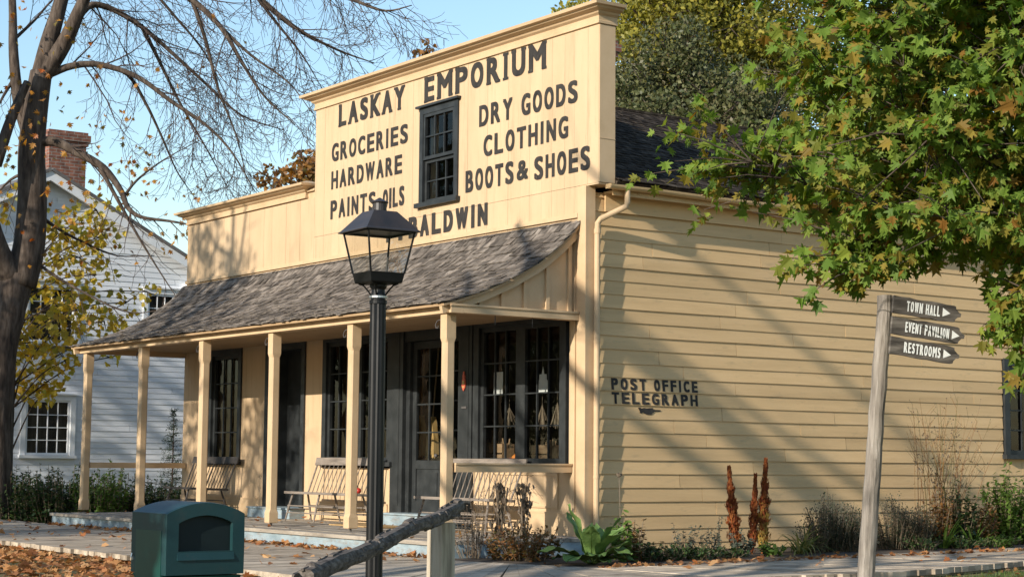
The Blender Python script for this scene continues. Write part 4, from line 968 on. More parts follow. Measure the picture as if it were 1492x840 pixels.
shade_tree('copper_tree', 'copper leaved tree across the street from the wing', (-6.6, -17.0, GZ), 13.5, rs_, 210, 3.1, .22, .58, .42)
shade_tree('copper_tree', 'copper leaved tree across the street from the white house', (-15.0, -16.0, GZ), 12, rs_, 190, 4.0)
shade_tree('copper_tree', 'low copper leaved tree across the street from the end porch posts', (-10.4, -15.2, GZ), 8.2, rs_, 120, 3.0, .16, .60, .36)
shade_tree('copper_tree', 'copper leaved tree at the roadside near the litter bin', (8.75, -18.2, GZ), 6.6, rs_, 70, 1.05, .12, .60, .36, .45)
def leaning_bare():
    b = V((8.0, -17.0, GZ)); root = thing('ash_tree', 'bare ash tree at the roadside facing the ochre wall', 'tree', b); mb = MB(); mw = MB(); r = random.Random(4)
    pts = catmull([b, b+V((.1, 0, 4)), b+V((0, .1, 8)), b+V((-.3, 0, 13))], 5); mb.tube(pts, [.22-.013*i for i in range(len(pts))], 9)
    for i, (z, L, yw, sl_, rad) in enumerate([(4.6, 6.0, -.02, .70, .17), (7.4, 6.0, -.12, .70, .15), (5.0, 6.6, .10, .74, .19), (6.0, 6.0, -.22, .72, .16), (7.0, 6.2, .28, .68, .18), (4.2, 5.2, -.1, .78, .16), (8.0, 5.6, .05, .66, .16), (9.0, 5.0, -.3, .68, .11), (3.4, 4.4, .22, .72, .11), (9.8, 4.6, .2, .6, .10), (6.4, 4.2, .5, .8, .10), (2.7, 3.8, -.05, .76, .10), (5.5, 3.2, -.4, .9, .08)]):
        q = int(z/13*(len(pts)-1)); p = pts[q]
        lp = catmull([p, p+V((-.35*L, yw*L*.3, sl_*.30*L+.2*math.sin(i*2.0))), p+V((-.7*L, yw*L*.7, sl_*.68*L)), p+V((-L, yw*L, sl_*L))], 4); mb.tube(lp, [rad*(1-.68*j/(len(lp)-1)) for j in range(len(lp))], 7)
        twigs(mw, lp, rad*.4, r, 0, 1.5, 1.1, .1, .6, .008)
        if z < 5.2: continue
        e = V((1, yw+.3, .5)); lp = catmull([p, p+e*L*.3, p+e*L*.55], 4); mb.tube(lp, [.05, .045, .04, .035, .03, .025, .02, .015, .01][:len(lp)], 6); twigs(mw, lp, .02, r, 1, 1, 1.4, 0, .7, .006)
    mb.build('trunk', 'bark', root, smooth=True); mw.build('twig', 'twig', root)
leaning_bare()
WORDS = ['tallest', 'broad', 'round', 'dark', 'narrow', 'low', 'wide', 'old', 'young', 'thick']
for i in range(10):  # row added out of view to hold back fill from the low sky
    x = -42+i*9.5+rs_.uniform(-1.5, 1.5); y = -44-rs_.uniform(0, 9)-.12*abs(x); h = rs_.uniform(10.5, 12.5)*abs(y)/44
    simple_tree('sky_block_tree', WORDS[i]+' unseen tree in an added row blocking low sky light', (x, y, GZ), h, blob(x, y, h*.55, 5.2, 4.5, h*.42, 45, 34, rs_, .3), 'leaf_far', .62, rs_, .3, group='unseen added trees that block sky light')
for i, (x, y, lb) in enumerate(((-30, -19, 'unseen tree added to darken window reflections, nearest the store'), (-42, -27, 'unseen tree added to darken window reflections, middle of three'), (-56, -36, 'unseen tree added to darken window reflections, farthest of three'))):  # three more added out of view to darken the shop glass reflections
    simple_tree('sky_block_tree', lb, (x, y, GZ), 12, blob(x, y, 6.2, 5.2, 5.0, 5.2, 50, 60, rs_, .3), 'leaf_far', .6, rs_, .3, group='unseen added trees that block sky light')
#PART4
# ------------------------------------------------------------------ street lamp
LX, LY = 8.31, -8.28
lamp = thing('street_lamp', 'black lantern street lamp on a fluted post in front of the porch', 'street lamp', (LX, LY, GZ))
def ring(x, y, z, h, yaw=math.radians(-3)):
    c, s_ = math.cos(yaw), math.sin(yaw); return [(x+a*c-b*s_, y+a*s_+b*c, z) for a, b in ((-h, -h), (h, -h), (h, h), (-h, h))]
def circ(x, y, z, r, n=16, fl=0): return [(x+(r-(fl if i % 2 else 0))*math.cos(2*math.pi*i/n), y+(r-(fl if i % 2 else 0))*math.sin(2*math.pi*i/n), z) for i in range(n)]
mb = MB()
mb.loops([circ(LX, LY, z, r, 28, f) for z, r, f in ((GZ-.05, .13, 0), (GZ+.03, .13, 0), (GZ+.06, .09, 0), (GZ+.24, .075, 0), (GZ+.26, .059, .004), (2.07, .056, .004), (2.072, .062, 0), (2.095, .062, 0), (2.10, .052, 0), (2.12, .052, 0))])
mb.build('post', 'lamp_black', lamp)
mb = MB(); mb.loops([circ(LX, LY, z, r, 20) for z, r in ((2.112, .064), (2.126, .064))]); mb.build('collar', 'steel', lamp)
mb = MB(); mb.loops([circ(LX, LY, z, r, 20) for z, r in ((2.126, .052), (2.145, .048), (2.17, .046), (2.19, .060), (2.215, .062))]); mb.loops([ring(LX, LY, z, h) for z, h in ((2.205, .075), (2.215, .118), (2.222, .122), (2.285, .134), (2.285, .126), (2.24, .118))])
for a, b in ((1, 1), (1, -1), (-1, 1), (-1, -1)):
    mb.tube([(LX+a*.10, LY+b*.10, 2.212), (LX+a*.075, LY+b*.075, 2.20), (LX+a*.05, LY+b*.05, 2.16), (LX+a*.035, LY+b*.035, 2.13)], .006, 6)
lf = mb.build('lantern_base', 'lamp_black', lamp)
mb = MB(); rb0, rt0 = ring(LX, LY, 2.284, .132), ring(LX, LY, 2.566, .182)
for i in range(4):
    mb.tube([rb0[i], rt0[i]], .0075, 6)
    mb.bar(rt0[i], rt0[(i+1) % 4], .014, .014)
mb.build('lantern_frame', 'lamp_black', lamp)
mb = MB()
for i in range(4): j = (i+1) % 4; mb.poly([rb0[i], rb0[j], rt0[j], rt0[i]])
mb.build('pane', 'lamp_glass', lamp)
mb = MB(); mb.loops([ring(LX, LY, z, h) for z, h in ((2.572, .18), (2.566, .213), (2.572, .214), (2.585, .198), (2.706, .098), (2.715, .090))])
mb.loops([circ(LX, LY, z, r, 18) for z, r in ((2.71, .050), (2.775, .049), (2.778, .060), (2.784, .062), (2.80, .030), (2.815, .006))])
mb.build('lantern_roof', 'lamp_roof', lamp)
# ------------------------------------------------------------------ litter bin
BX, BY = 7.275, -9.185
bin_ = thing('litter_bin', 'dark green plastic litter bin with arched hood opening in front of the boardwalk', 'litter bin', (BX, BY, GZ))
def rrect(x, y, z, hx, hy, c, n=4):
    o = []
    for sx, sy, a0 in ((1, -1, -90), (1, 1, 0), (-1, 1, 90), (-1, -1, 180)):
        for i in range(n+1): a = math.radians(a0+90*i/n); o.append((x+sx*(hx-c)+c*math.cos(a), y+sy*(hy-c)+c*math.sin(a), z))
    return o
HB = .298
mb = MB(); mb.loops([rrect(BX, BY, z, h, h, .045) for z, h in ((GZ, .255), (GZ+.03, .268), (GZ+.45, .277), (.19, HB-.004))])
mb.build('body', 'bin_green', bin_)
def dome(y, hh=0): return .610+hh+.085*math.cos(math.pi/2*min(1, abs(y)/HB*.97))**.8
mb = MB(); N = 18    # hood shell: arch across y, runs along x, open on the +x face
ys = [-HB+2*HB*i/N for i in range(N+1)]
prof_o = [(BY-HB, .20), (BY-HB-.002, .40)]+[(BY+y, dome(y)) for y in ys]+[(BY+HB+.002, .40), (BY+HB, .20)]
outer = lambda x, e=0: [(x, p[0]+(e if p[0] > BY else -e), p[1]+(e if p[1] > .5 else 0)) for p in prof_o]
lo = [[(x, BY+(p[1]-BY)*k, .20+(p[2]-.20)*k2) for p in outer(x)] for x, k, k2 in ((BX-HB, .97, .975), (BX-HB+.02, 1, 1), (BX+HB-.035, 1, 1), (BX+HB-.008, .985, .992))]
mb.loops(lo, cap=False)
# front face with arched recess
iy = .205; inn = [(BY-iy, .36), (BY-iy, .50)]+[(BY-iy+2*iy*i/N, .545+.060*math.cos(math.pi/2*min(1, abs(-1+2*i/N)*.97))**.8) for i in range(N+1)]+[(BY+iy, .50), (BY+iy, .36)]
k0 = len(mb.v); fo = lo[-1]; mb.v += fo; mb.v += [(BX+HB-.008, p[0], p[1]) for p in inn]; mb.v += [(BX+HB-.05, p[0], p[1]) for p in inn]; n = len(fo)
for i in range(n):
    j = (i+1) % n; mb.face([k0+i, k0+j, k0+n+j, k0+n+i]); mb.face([k0+n+i, k0+n+j, k0+2*n+j, k0+2*n+i])
mb.poly(lo[0])
for dx in (-.15, -.13): pass
hood = mb.build('hood', 'bin_lid', bin_)
mb = MB(); mb.poly([(BX+HB-.051, p[0], p[1]) for p in inn]); mb.build('flap', 'bin_slot', hood)
mb = MB(); mb.hexa([(BX+HB-.006, BY-.215, .30), (BX+HB+.004, BY-.215, .30), (BX+HB+.004, BY+.215, .30), (BX+HB-.006, BY+.215, .30), (BX+HB-.045, BY-.215, .357), (BX+HB-.007, BY-.215, .352), (BX+HB-.007, BY+.215, .352), (BX+HB-.045, BY+.215, .357)]); mb.build('push_ledge', 'bin_lid', hood)
mb = MB()
mb.box(BX+HB-.014, BX+HB-.002, BY-.215, BY+.215, GZ+.06, .17); mb.build('door_panel', 'bin_green', bin_); mb = MB(); mb.box(BX-.20, BX+.22, BY-HB-.004, BY-HB+.012, GZ+.10, .50)
mb.build('door_panel', 'bin_green', bin_)
mb = MB(); mb.box(BX-.255, BX-.225, BY-HB-.012, BY-HB+.002, .285, .31); mb.box(BX-.26, BX-.20, BY-HB-.012, BY-HB+.002, .085, .105); mb.tube([(BX-.24, BY-HB-.012, .33), (BX-.24, BY-HB-.02, .30)], .006, 6); mb.build('latch', 'steel', bin_)
# ------------------------------------------------------------------ signpost
def wobble(mb, pts, rad, n, r, amp):
    k0 = len(mb.v); mb.tube(pts, rad, n)
    ph = [r.uniform(.88, 1.1) for _ in range(n)]
    for i, p in enumerate(pts):
        for j in range(n):
            q = k0+i*n+j; v = V(mb.v[q]); mb.v[q] = tuple(p+(v-p)*(ph[j]+r.uniform(-amp, amp)))
sp0, sp1 = V((7.97, -3.16, GZ-.1)), at(1290, 430, 16.0); r = random.Random(6)
sp = thing('signpost', 'leaning weathered grey signpost with three dark arrow boards', 'signpost', (7.97, -3.16, GZ))
mb = MB(); n = 22; pts = [sp0.lerp(sp1, i/n)+V((r.uniform(-.006, .006), r.uniform(-.006, .006), 0)) for i in range(n+1)]
wobble(mb, pts, [.076-.012*i/n for i in range(n+1)], 12, r, .035); mb.build('post', 'weathered_wood', sp)
U = V((.26, 1, 0)).normalized(); Nn = V((U.y, -U.x, 0))
for i, (txt, zc, L, uL) in enumerate((('TOWN HALL', 2.380, .70, .34), ('EVENT PAVILION', 2.200, .75, .45), ('RESTROOMS', 2.025, .71, .375))):
    o = sp0.lerp(sp1, (zc-sp0.z)/(sp1.z-sp0.z))+Nn*.055+U*.035; a = math.radians(-6.0-.3*i); du = U*math.cos(a)+V((0, 0, math.sin(a))); dv = Nn.cross(du)*(-1)
    if dv.z < 0: dv = -dv
    hb = .076; r = random.Random(i+40)
    up_ = [(0, hb)]+[(L*k/9, hb+r.uniform(-.006, .004)) for k in range(1, 9)]; lo_ = [(L*k/9, -hb+r.uniform(-.004, .006)) for k in range(8, 0, -1)]+[(0, -hb)]
    tip = [(L-.06, hb-.008), (L-.055, hb-.03), (L-.02, .018), (L, .012), (L-.005, -.018), (L-.03, -.02), (L-.06, -.05), (L-.065, -hb+.006)]
    outl = up_+tip+lo_
    mb = MB(); mb.prism([o+du*u+dv*v for u, v in outl], Nn*.028); b = mb.build('sign_board', 'sign_wood', sp)
    mb = MB(); fn = lambda u, v, d: o+du*u+dv*v+Nn*(.030+d)
    slab_text(mb, txt, .135, .135+uL, -.046, .046, fn, bold=.026, gap=.30, skew=.0, sh=.085, sw=.34)
    mb.poly([fn(.135+uL+.03, .038, 0), fn(.135+uL+.03, -.040, 0), fn(.135+uL+.11, -.002, 0)])
    mb.build('lettering', 'sign_letter', b)
# ------------------------------------------------------------------ log rail on posts
fp = at(643, 757, 13.0); rr1, rr0 = at(668, 737, 13.05), at(444, 842, 10.4)
fence = thing('log_rail', 'rough log rail sloping up to a squared weathered post beside the lamp', 'fence', (fp.x, fp.y, GZ))
r = random.Random(15); mb = MB(); n = 26; d = (rr1-rr0)
pts = [rr0+d*(i/n)+V((0, 0, .010*math.sin(i*.5)+r.uniform(-.003, .003))) for i in range(n+1)]
wobble(mb, pts, [(.047+.0025*math.sin(i*1.7))*(1.0+.22*(1-i/n)**2) for i in range(n+1)], 14, r, .05)
for _ in range(70):
    i = r.randint(0, n-1); p = pts[i].lerp(pts[i+1], r.random()); q = rv(r); q = (q-d.normalized()*q.dot(d.normalized())).normalized(); mb.obox(p+q*.050, d.normalized()*r.uniform(.02, .07), q.cross(d).normalized()*r.uniform(.006, .018), q*.007+d.normalized()*.004)
mb.ball(tuple(rr0+d*.035+V((0, 0, .035))), .045, n=9, k=5)
mb.build('rail', 'log_bark', fence, smooth=False)
mb = MB(); hx = .068
def sq(x, y, z, h, yaw=.25): return ring(x, y, z, h, yaw)
lo_ = [sq(fp.x, fp.y, z, h) for z, h in ((GZ-.05, .074), (GZ+.3, .072), (fp.z-.08, .070))]; top = sq(fp.x, fp.y, fp.z-.045, .068); top = [(x, y, z+(.03 if i in (1, 2) else 0)) for i, (x, y, z) in enumerate(top)]
mb.loops(lo_+[top]); mb.build('post', 'post_wood', fence)
q0 = rr0+d*.10; mb = MB(); mb.loops([sq(q0.x, q0.y, z, .07, .1) for z in (GZ-.05, q0.z-.05)]); mb.build('post', 'weathered_wood', fence)
# ------------------------------------------------------------------ benches on the porch
def bench(label, x0, L, y, dark=False, nsp=15):
    root = thing('spindle_bench', label, 'bench', (x0+L/2, y, .002), 'spindle back benches along the porch'); m = 'bench_shaded' if dark else 'bench_wood'
    mb = MB(); mb.hexa([(x0, y-.24, .44), (x0+L, y-.24, .44), (x0+L, y+.20, .425), (x0, y+.20, .425), (x0, y-.24, .478), (x0+L, y-.24, .478), (x0+L, y+.20, .463), (x0, y+.20, .463)]); mb.build('seat', m, root)
    mb = MB(); mb.hexa([(x0-.03, y+.335, .90), (x0+L+.03, y+.335, .90), (x0+L+.03, y+.358, .90), (x0-.03, y+.358, .90), (x0-.03, y+.365, 1.02), (x0+L+.03, y+.365, 1.02), (x0+L+.03, y+.388, 1.02), (x0-.03, y+.388, 1.02)]); mb.build('top_rail', m, root)
    for i in range(nsp):
        u = x0+.06+(L-.12)*i/(nsp-1); big = i in (0, nsp-1, nsp//2)
        mb = MB(); mb.tube([(u, y+.17, .455), (u+(u-x0-L/2)*.03, y+.352, .91)], .014 if big else .0075, 6); mb.build('spindle', m, root)
    for k, u in enumerate((x0+.14, x0+L*.5, x0+L-.14)):
        sx = (-.07, 0, .07)[k]
        for (yt, yb_) in ((-.15, -.25), (.12, .23)):
            mb = MB(); mb.tube([(u, y+yt, .44), (u+sx*.5, y+(yt+yb_)/2, .24), (u+sx, y+yb_, .004)], [.016, .020, .012], 7); mb.build('leg', m, root)
        mb = MB(); mb.tube([(u+sx*.6, y-.205, .19), (u+sx*.6, y+.18, .19)], .011, 6); mb.build('stretcher', m, root)
    for (yy, z) in ((-.222, .14), (-.212, .25), (.19, .14), (.175, .25)):
        mb = MB(); mb.tube([(x0+.08, y+yy, z), (x0+L-.08, y+yy, z)], .011, 6); mb.build('stretcher', m, root)
    return root
bench('long spindle bench behind the porch end rail, below the right shop window', -3.12, 1.90, -.46)
bench('worn spindle bench with a red apple on its seat, between two porch posts', -6.95, 2.0, -.50)
bench('spindle bench coloured as in shade below the wing window, far end of the porch', -11.55, 1.75, -.50, True)
mb = MB(); p = ony(522, 712, -.45); mb.ball((p.x, -.45, .515), .05, n=12, k=8, sz=.9); ap = tag(mb.build('apple', 'apple_red', smooth=True), 'red apple lying on the worn bench seat', 'apple')
mb = MB(); mb.tube([(p.x, -.45, .553), (p.x+.01, -.45, .585)], .004, 5); mb.build('stem', 'crate_wood', ap)
mb = MB(); mb.box(-5.0, -3.55, -1.02, -.42, .004, .022); tag(mb.build('door_mat', 'mat_fibre'), 'brown coir mat in front of the shop door step', 'mat')
mb = MB(); mb.box(-9.95, -8.95, -.82, -.36, .004, .022); tag(mb.build('door_mat', 'mat_fibre'), 'brown coir mat in front of the wing door step', 'mat')
# ------------------------------------------------------------------ goods seen through the shop glass
def broom(x, y, z, label, tilt=.05):
    root = thing('broom', label, 'broom', (x, y, z))
    mb = MB(); mb.tube([(x, y, z+.6), (x+tilt, y+.02, z+1.75)], .013, 8); mb.build('handle', 'crate_wood', root)
    mb = MB(); r = random.Random(int(x*100)); mb.loops([[(x+a*wd, y+b*.045, zz) for a, b in ((-1, -1), (1, -1), (1, 1), (-1, 1))] for zz, wd in ((z, .115), (z+.30, .095), (z+.52, .05), (z+.62, .022))])
    for _ in range(40): a = r.uniform(-1, 1); mb.tube([(x+a*.03, y-.03, z+.58), (x+a*.12, y-.052+r.uniform(-.02, .02), z+r.uniform(-.03, .05))], .004, 3)
    mb.build('straw', 'broom_straw', root)
p = ony(613, 655, .40); broom(p.x, .40, 1.06, 'corn broom hanging upright behind the left half of the door glass')
p = ony(630, 655, .45); broom(p.x, .45, 1.04, 'fuller corn broom hanging beside the other broom behind the door glass', .12)
def crate(px0, px1, z, h, label, tilt=False):
    a, b = ony(px0, 660, .32).x, ony(px1, 660, .32).x; root = thing('wooden_crate', label, 'crate', ((a+b)/2, .34, z)); 
    mb = MB(); mb.box(a, b, .30, .312, z, z+h*.46); mb.box(a, b, .30, .312, z+h*.54, z+h); mb.box(a, a+.012, .313, .52, z, z+h); mb.box(b-.012, b, .313, .52, z, z+h); mb.box(a+.013, b-.013, .508, .52, z, z+h); mb.build('slat_side', 'crate_wood', root)
    mb = MB(); r = random.Random(px0)
    for i in range(16 if tilt else 5): u = a+.03+(b-a-.06)*r.random(); mb.bar((u, .40, z+.02), (u+r.uniform(-.12, .12), .42+r.uniform(-.06, .06), z+h+r.uniform(.0, .09)), .016, .016)
    mb.build('kindling', 'crate_wood', root)
crate(689, 711, .957, .30, 'slatted wooden crate at the left of the right shop window')
crate(713, 733, .957, .28, 'wooden crate full of slanting kindling sticks beside the centre mullion', True)
crate(776, 802, .957, .26, 'wooden crate behind the right pane of the right shop window', True)
for (px, z, rad, m_, nm, lb) in ((753, 1.03, .075, 'gourd', 'gourd', 'orange gourd behind the mullion of the right shop window'), (763, 1.00, .05, 'apple_red', 'apple', 'red apple lying next to the orange gourd in the window'), (744, 1.00, .045, 'apple_red', 'apple', 'smaller red apple tucked left of the orange gourd')):
    q = ony(px, 660, .30); mb = MB(); mb.ball((q.x, .30, z), rad, n=14, k=9, sz=.85); tag(mb.build(nm, m_, smooth=True), lb, nm)
for i, (px, zt, zb, lb) in enumerate(((742, 1.88, 1.45, 'dried herb bunch hanging left of the window mullion'), (790, 1.90, 1.42, 'pale dried herb bunch hanging right of the window mullion'), (812, 1.92, 1.44, 'largest dried herb bunch hanging at the right edge of the window'), (684, 1.90, 1.50, 'thin dried herb bunch hanging at the left edge of the window'))):
    q = ony(px, 600, .30); r = random.Random(i+3); mb = MB()
    for k in range(26): e = V((q.x+r.uniform(-.09, .09), .30+r.uniform(-.06, .06), zb+r.uniform(0, .16))); mb.tube([(q.x, .30, zt-.12), tuple(e)], [.003, .007], 3)
    mb.tube([(q.x, .30, zt+.5), (q.x, .30, zt-.12)], .003, 3)
    tag(mb.build('herb_bunch', 'dried'), lb, 'herb bunch', 'dried herb bunches in the shop window')
a = ony(720, 560, .14); b = ony(733, 560, .14); mb = MB(); mb.box(a.x, b.x, .135, .138, 1.93, 2.26); tag(mb.build('paper_notice', 'paper'), 'plain white paper notice fixed inside the right shop window', 'notice')
a = ony(783, 560, .2); b = ony(799, 560, .2); mb = MB(); x0, x1 = a.x, b.x; xm = (x0+x1)/2; mb.prism([(x0, .2, 1.93), (x1, .2, 1.93), (x1, .2, 2.10), (x1-.04, .2, 2.12), (x1-.05, .2, 2.2), (xm+.03, .2, 2.2), (xm, .2, 2.31), (xm-.03, .2, 2.2), (x0+.05, .2, 2.2), (x0+.04, .2, 2.12), (x0, .2, 2.10)], (0, .004, 0)); tag(mb.build('pointed_card', 'paper'), 'pale card with a pointed top standing in the right shop window', 'card')
#PART5
# ------------------------------------------------------------------ plants in the bed along the wall
def bed(px, x, z=-.205, py=795):
    p = onx(px, py, x); return V((x, p.y, z))
def leafy_plant(name, label, cat, p, h, wd, n_stem, per, size, leafm, r, shape='oval', stemm='leaf_dry', droop=-.1, bare_top=0.0, low=.05, group=None, rad=.006, spread=.5):
    root = thing(name, label, cat, p, group); mb = MB(); ml = MB(); p = V(p)
    for k in range(n_stem):
        a = r.uniform(0, 6.28); e = wd*math.sqrt(r.random()); b = p+V((math.cos(a)*e*spread, math.sin(a)*e*spread, 0)); hh = h*r.uniform(.62, 1.0)*(1-.35*(e/wd)**2)
        t = p+V((math.cos(a)*e, math.sin(a)*e, hh)); pts = catmull([b, b.lerp(t, .5)+V((r.uniform(-.03, .03), r.uniform(-.03, .03), .02)), t], 3)
        mb.tube(pts, [rad*(1-.6*i/6) for i in range(7)], 4, cap=False)
        for _ in range(per):
            f = low+(1-bare_top-low)*r.random(); x = f*(len(pts)-1); i = min(int(x), len(pts)-2); q = pts[i].lerp(pts[i+1], x-i); d = rv(r); d.z = d.z*.5+.15; sz = size*r.uniform(.55, 1.2)*(1.15-.5*f)
            if shape == 'quad': quad_leaf(ml, q+d*sz*.6, r, sz, .45)
            else: leaf(ml, q, (d+V((0, 0, droop))).normalized(), V((0, 0, 1))+rv(r)*.6, sz, OVAL if shape == 'oval' else [(0, 0), (.09, .3), (.10, .55), (.05, .85), (0, 1)], .15)
        if bare_top > 0:
            for _ in range(4): q = pts[-1]+rv(r)*.05-V((0, 0, r.uniform(0, h*bare_top*.6))); quad_leaf(ml, q, r, size*.45, .8)
    mb.build('stem', stemm, root); ml.build('foliage', leafm, root)
    return root
rl = random.Random(33)
# dry weeds at the deck corner
q = onz(690, 812, -.2); leafy_plant('withered_weed', 'withered grey brown weed clump at the porch deck corner', 'weed', q, .78, .36, 26, 9, .05, 'leaf_dry', rl, 'quad', bare_top=.1)
q = onz(672, 808, -.2); leafy_plant('withered_weed', 'sparse weed with a few orange leaves beside the log rail post', 'weed', q, .62, .20, 9, 7, .075, 'leaf_rust', rl)
q = onz(768, 815, -.2); leafy_plant('rusty_perennial', 'low rust coloured leafy clump between the withered weeds and the broad leaved plant', 'plant', q, .50, .55, 46, 22, .075, 'leaf_brown', rl)
q = onz(738, 814, -.2); leafy_plant('rusty_perennial', 'lower rust coloured clump beneath the withered stalks', 'plant', q, .36, .34, 26, 18, .07, 'leaf_brown', rl)
def dead_stalk(px, h, label):
    q = onz(px, 806, -.2); root = thing('dead_stalk', label, 'dead plant', q); mb = MB(); r = random.Random(px)
    for k in range(9):
        b = q+V((r.uniform(-.05, .05), r.uniform(-.05, .05), 0)); t = q+V((r.uniform(-.09, .09), r.uniform(-.09, .09), h*r.uniform(.75, 1))); mb.tube(catmull([b, b.lerp(t, .5)+V((r.uniform(-.03, .03), 0, 0)), t], 3), .009, 4)
    mb.build('stem', 'leaf_dry', root); ml = MB()
    for _ in range(170):
        z = h*r.uniform(.12, 1.0); c_ = q+V((r.gauss(0, .045), r.gauss(0, .045), z)); leaf(ml, c_, V((r.uniform(-.5, .5), r.uniform(-.5, .5), -1)).normalized(), rv(r), r.uniform(.05, .10), OVAL, .5)
    for _ in range(26):   # wiry tendrils
        c_ = q+V((0, 0, h*r.uniform(.6, 1.0))); d = rv(r); ml.tube([c_, c_+d*.12+V((0, 0, .05)), c_+d*.26+V((0, 0, r.uniform(-.08, .1)))], .0022, 3, cap=False)
    ml.build('foliage', 'leaf_dry', root)
dead_stalk(727, .92, 'dark withered stalk standing in front of the long bench, left of two')
dead_stalk(763, .92, 'dark withered stalk standing in front of the long bench, right of two')
# broad leaved burdock
def burdock():
    q = onz(862, 820, -.2); root = thing('burdock_plant', 'bright green burdock with very large leaves at the corner of the store', 'plant', q); r = random.Random(8); mb = MB()
    def big(az, el, L, wd, curl, st=.12):
        d = V((math.cos(az), math.sin(az), 0)); side = V((-d.y, d.x, 0)); n = 9; p = q+d*.03; rows = []; e = el
        mb.tube([p, p+(d*math.cos(el)+V((0, 0, math.sin(el))))*st], [.013, .009], 6); p = p+(d*math.cos(el)+V((0, 0, math.sin(el))))*st
        for i in range(n+1):
            t = i/n; ww = wd*(math.sin(math.pi*min(1, t*.93+.05))**.62)*(1-.15*t); up = V((0, 0, math.cos(e)))-d*math.sin(e)
            rows.append([p+side*(s_*ww)+up*(.18*abs(s_)*ww+r.uniform(-.012, .012)*(abs(s_) > .4)+.020*math.sin(t*17+s_*3)*abs(s_)) for s_ in (-1, -.66, -.33, 0, .33, .66, 1)])
            p = p+(d*math.cos(e)+V((0, 0, math.sin(e))))*(L/n); e -= curl/n
        k = len(mb.v)
        for rw in rows: mb.v += [tuple(v) for v in rw]
        for i in range(n):
            for j in range(6): a = k+i*7+j; mb.face([a, a+1, a+8, a+7])
        mb.tube([rw[3]+V((0, 0, .004)) for rw in rows], [.008-.0006*i for i in range(n+1)], 4, m=1)
    cam_a = math.atan2(CAM.y-q.y, CAM.x-q.x)
    for az, el, L, wd, curl in ((cam_a-1.2, .50, .44, .20, .8), (cam_a-.5, .40, .34, .14, .9), (cam_a+.2, .5, .30, .12, .8), (cam_a+1.0, .55, .36, .15, .9), (cam_a+1.6, .7, .42, .15, .9), (cam_a-2.0, 1.2, .44, .09, .3), (cam_a+2.3, 1.0, .42, .13, .8), (cam_a+.9, .95, .40, .13, .8), (cam_a-1.3, 1.3, .50, .09, .25), (cam_a+3, 1.0, .44, .13, .7), (cam_a+1.4, .3, .34, .13, .7), (cam_a-.1, 1.1, .38, .10, .6), (cam_a+.5, .25, .24, .09, .5), (cam_a-1.9, .35, .3, .12, .8), (cam_a+2.0, .5, .40, .14, .8), (cam_a+1.2, 1.2, .42, .10, .5)):
        big(az+r.uniform(-.1, .1), el, L*1.28, wd*1.18, curl, .10)
    o = mb.build('foliage', ['burdock_leaf', 'leaf_bright'], root, smooth=True)
burdock()
q = onz(912, 816, -.2); leafy_plant('leafy_perennial', 'upright leafy plant with drooping green leaves right of the burdock', 'plant', q, .76, .20, 8, 26, .12, 'leaf_bright', rl, droop=-.5)
leafy_plant('leafy_perennial', 'brown lower stems of a fading plant right of the burdock', 'plant', q+V((.05, .12, 0)), .55, .22, 9, 20, .085, 'leaf_brown', rl, droop=-.5)
r = random.Random(3); mb = MB(); q2 = q+V((-.1, -.02, 0)); mb.tube(catmull([q2, q2+V((.01, .0, .5)), q2+V((0, -.01, 1.02))], 4), .006, 4)
dr = thing('withered_flower', 'single tall dry stem with a withered flower head beside the downspout', 'dead plant', q2); mb.build('stem', 'leaf_dry', dr); mb = MB(); mb.ball(tuple(q2+V((0, -.01, 1.03))), .028, n=7, k=5)
for _ in range(14): quad_leaf(mb, q2+V((0, -.01, 1.03))+rv(r)*.03, r, .04, .5)
mb.build('flower_head', 'leaf_dry', dr)
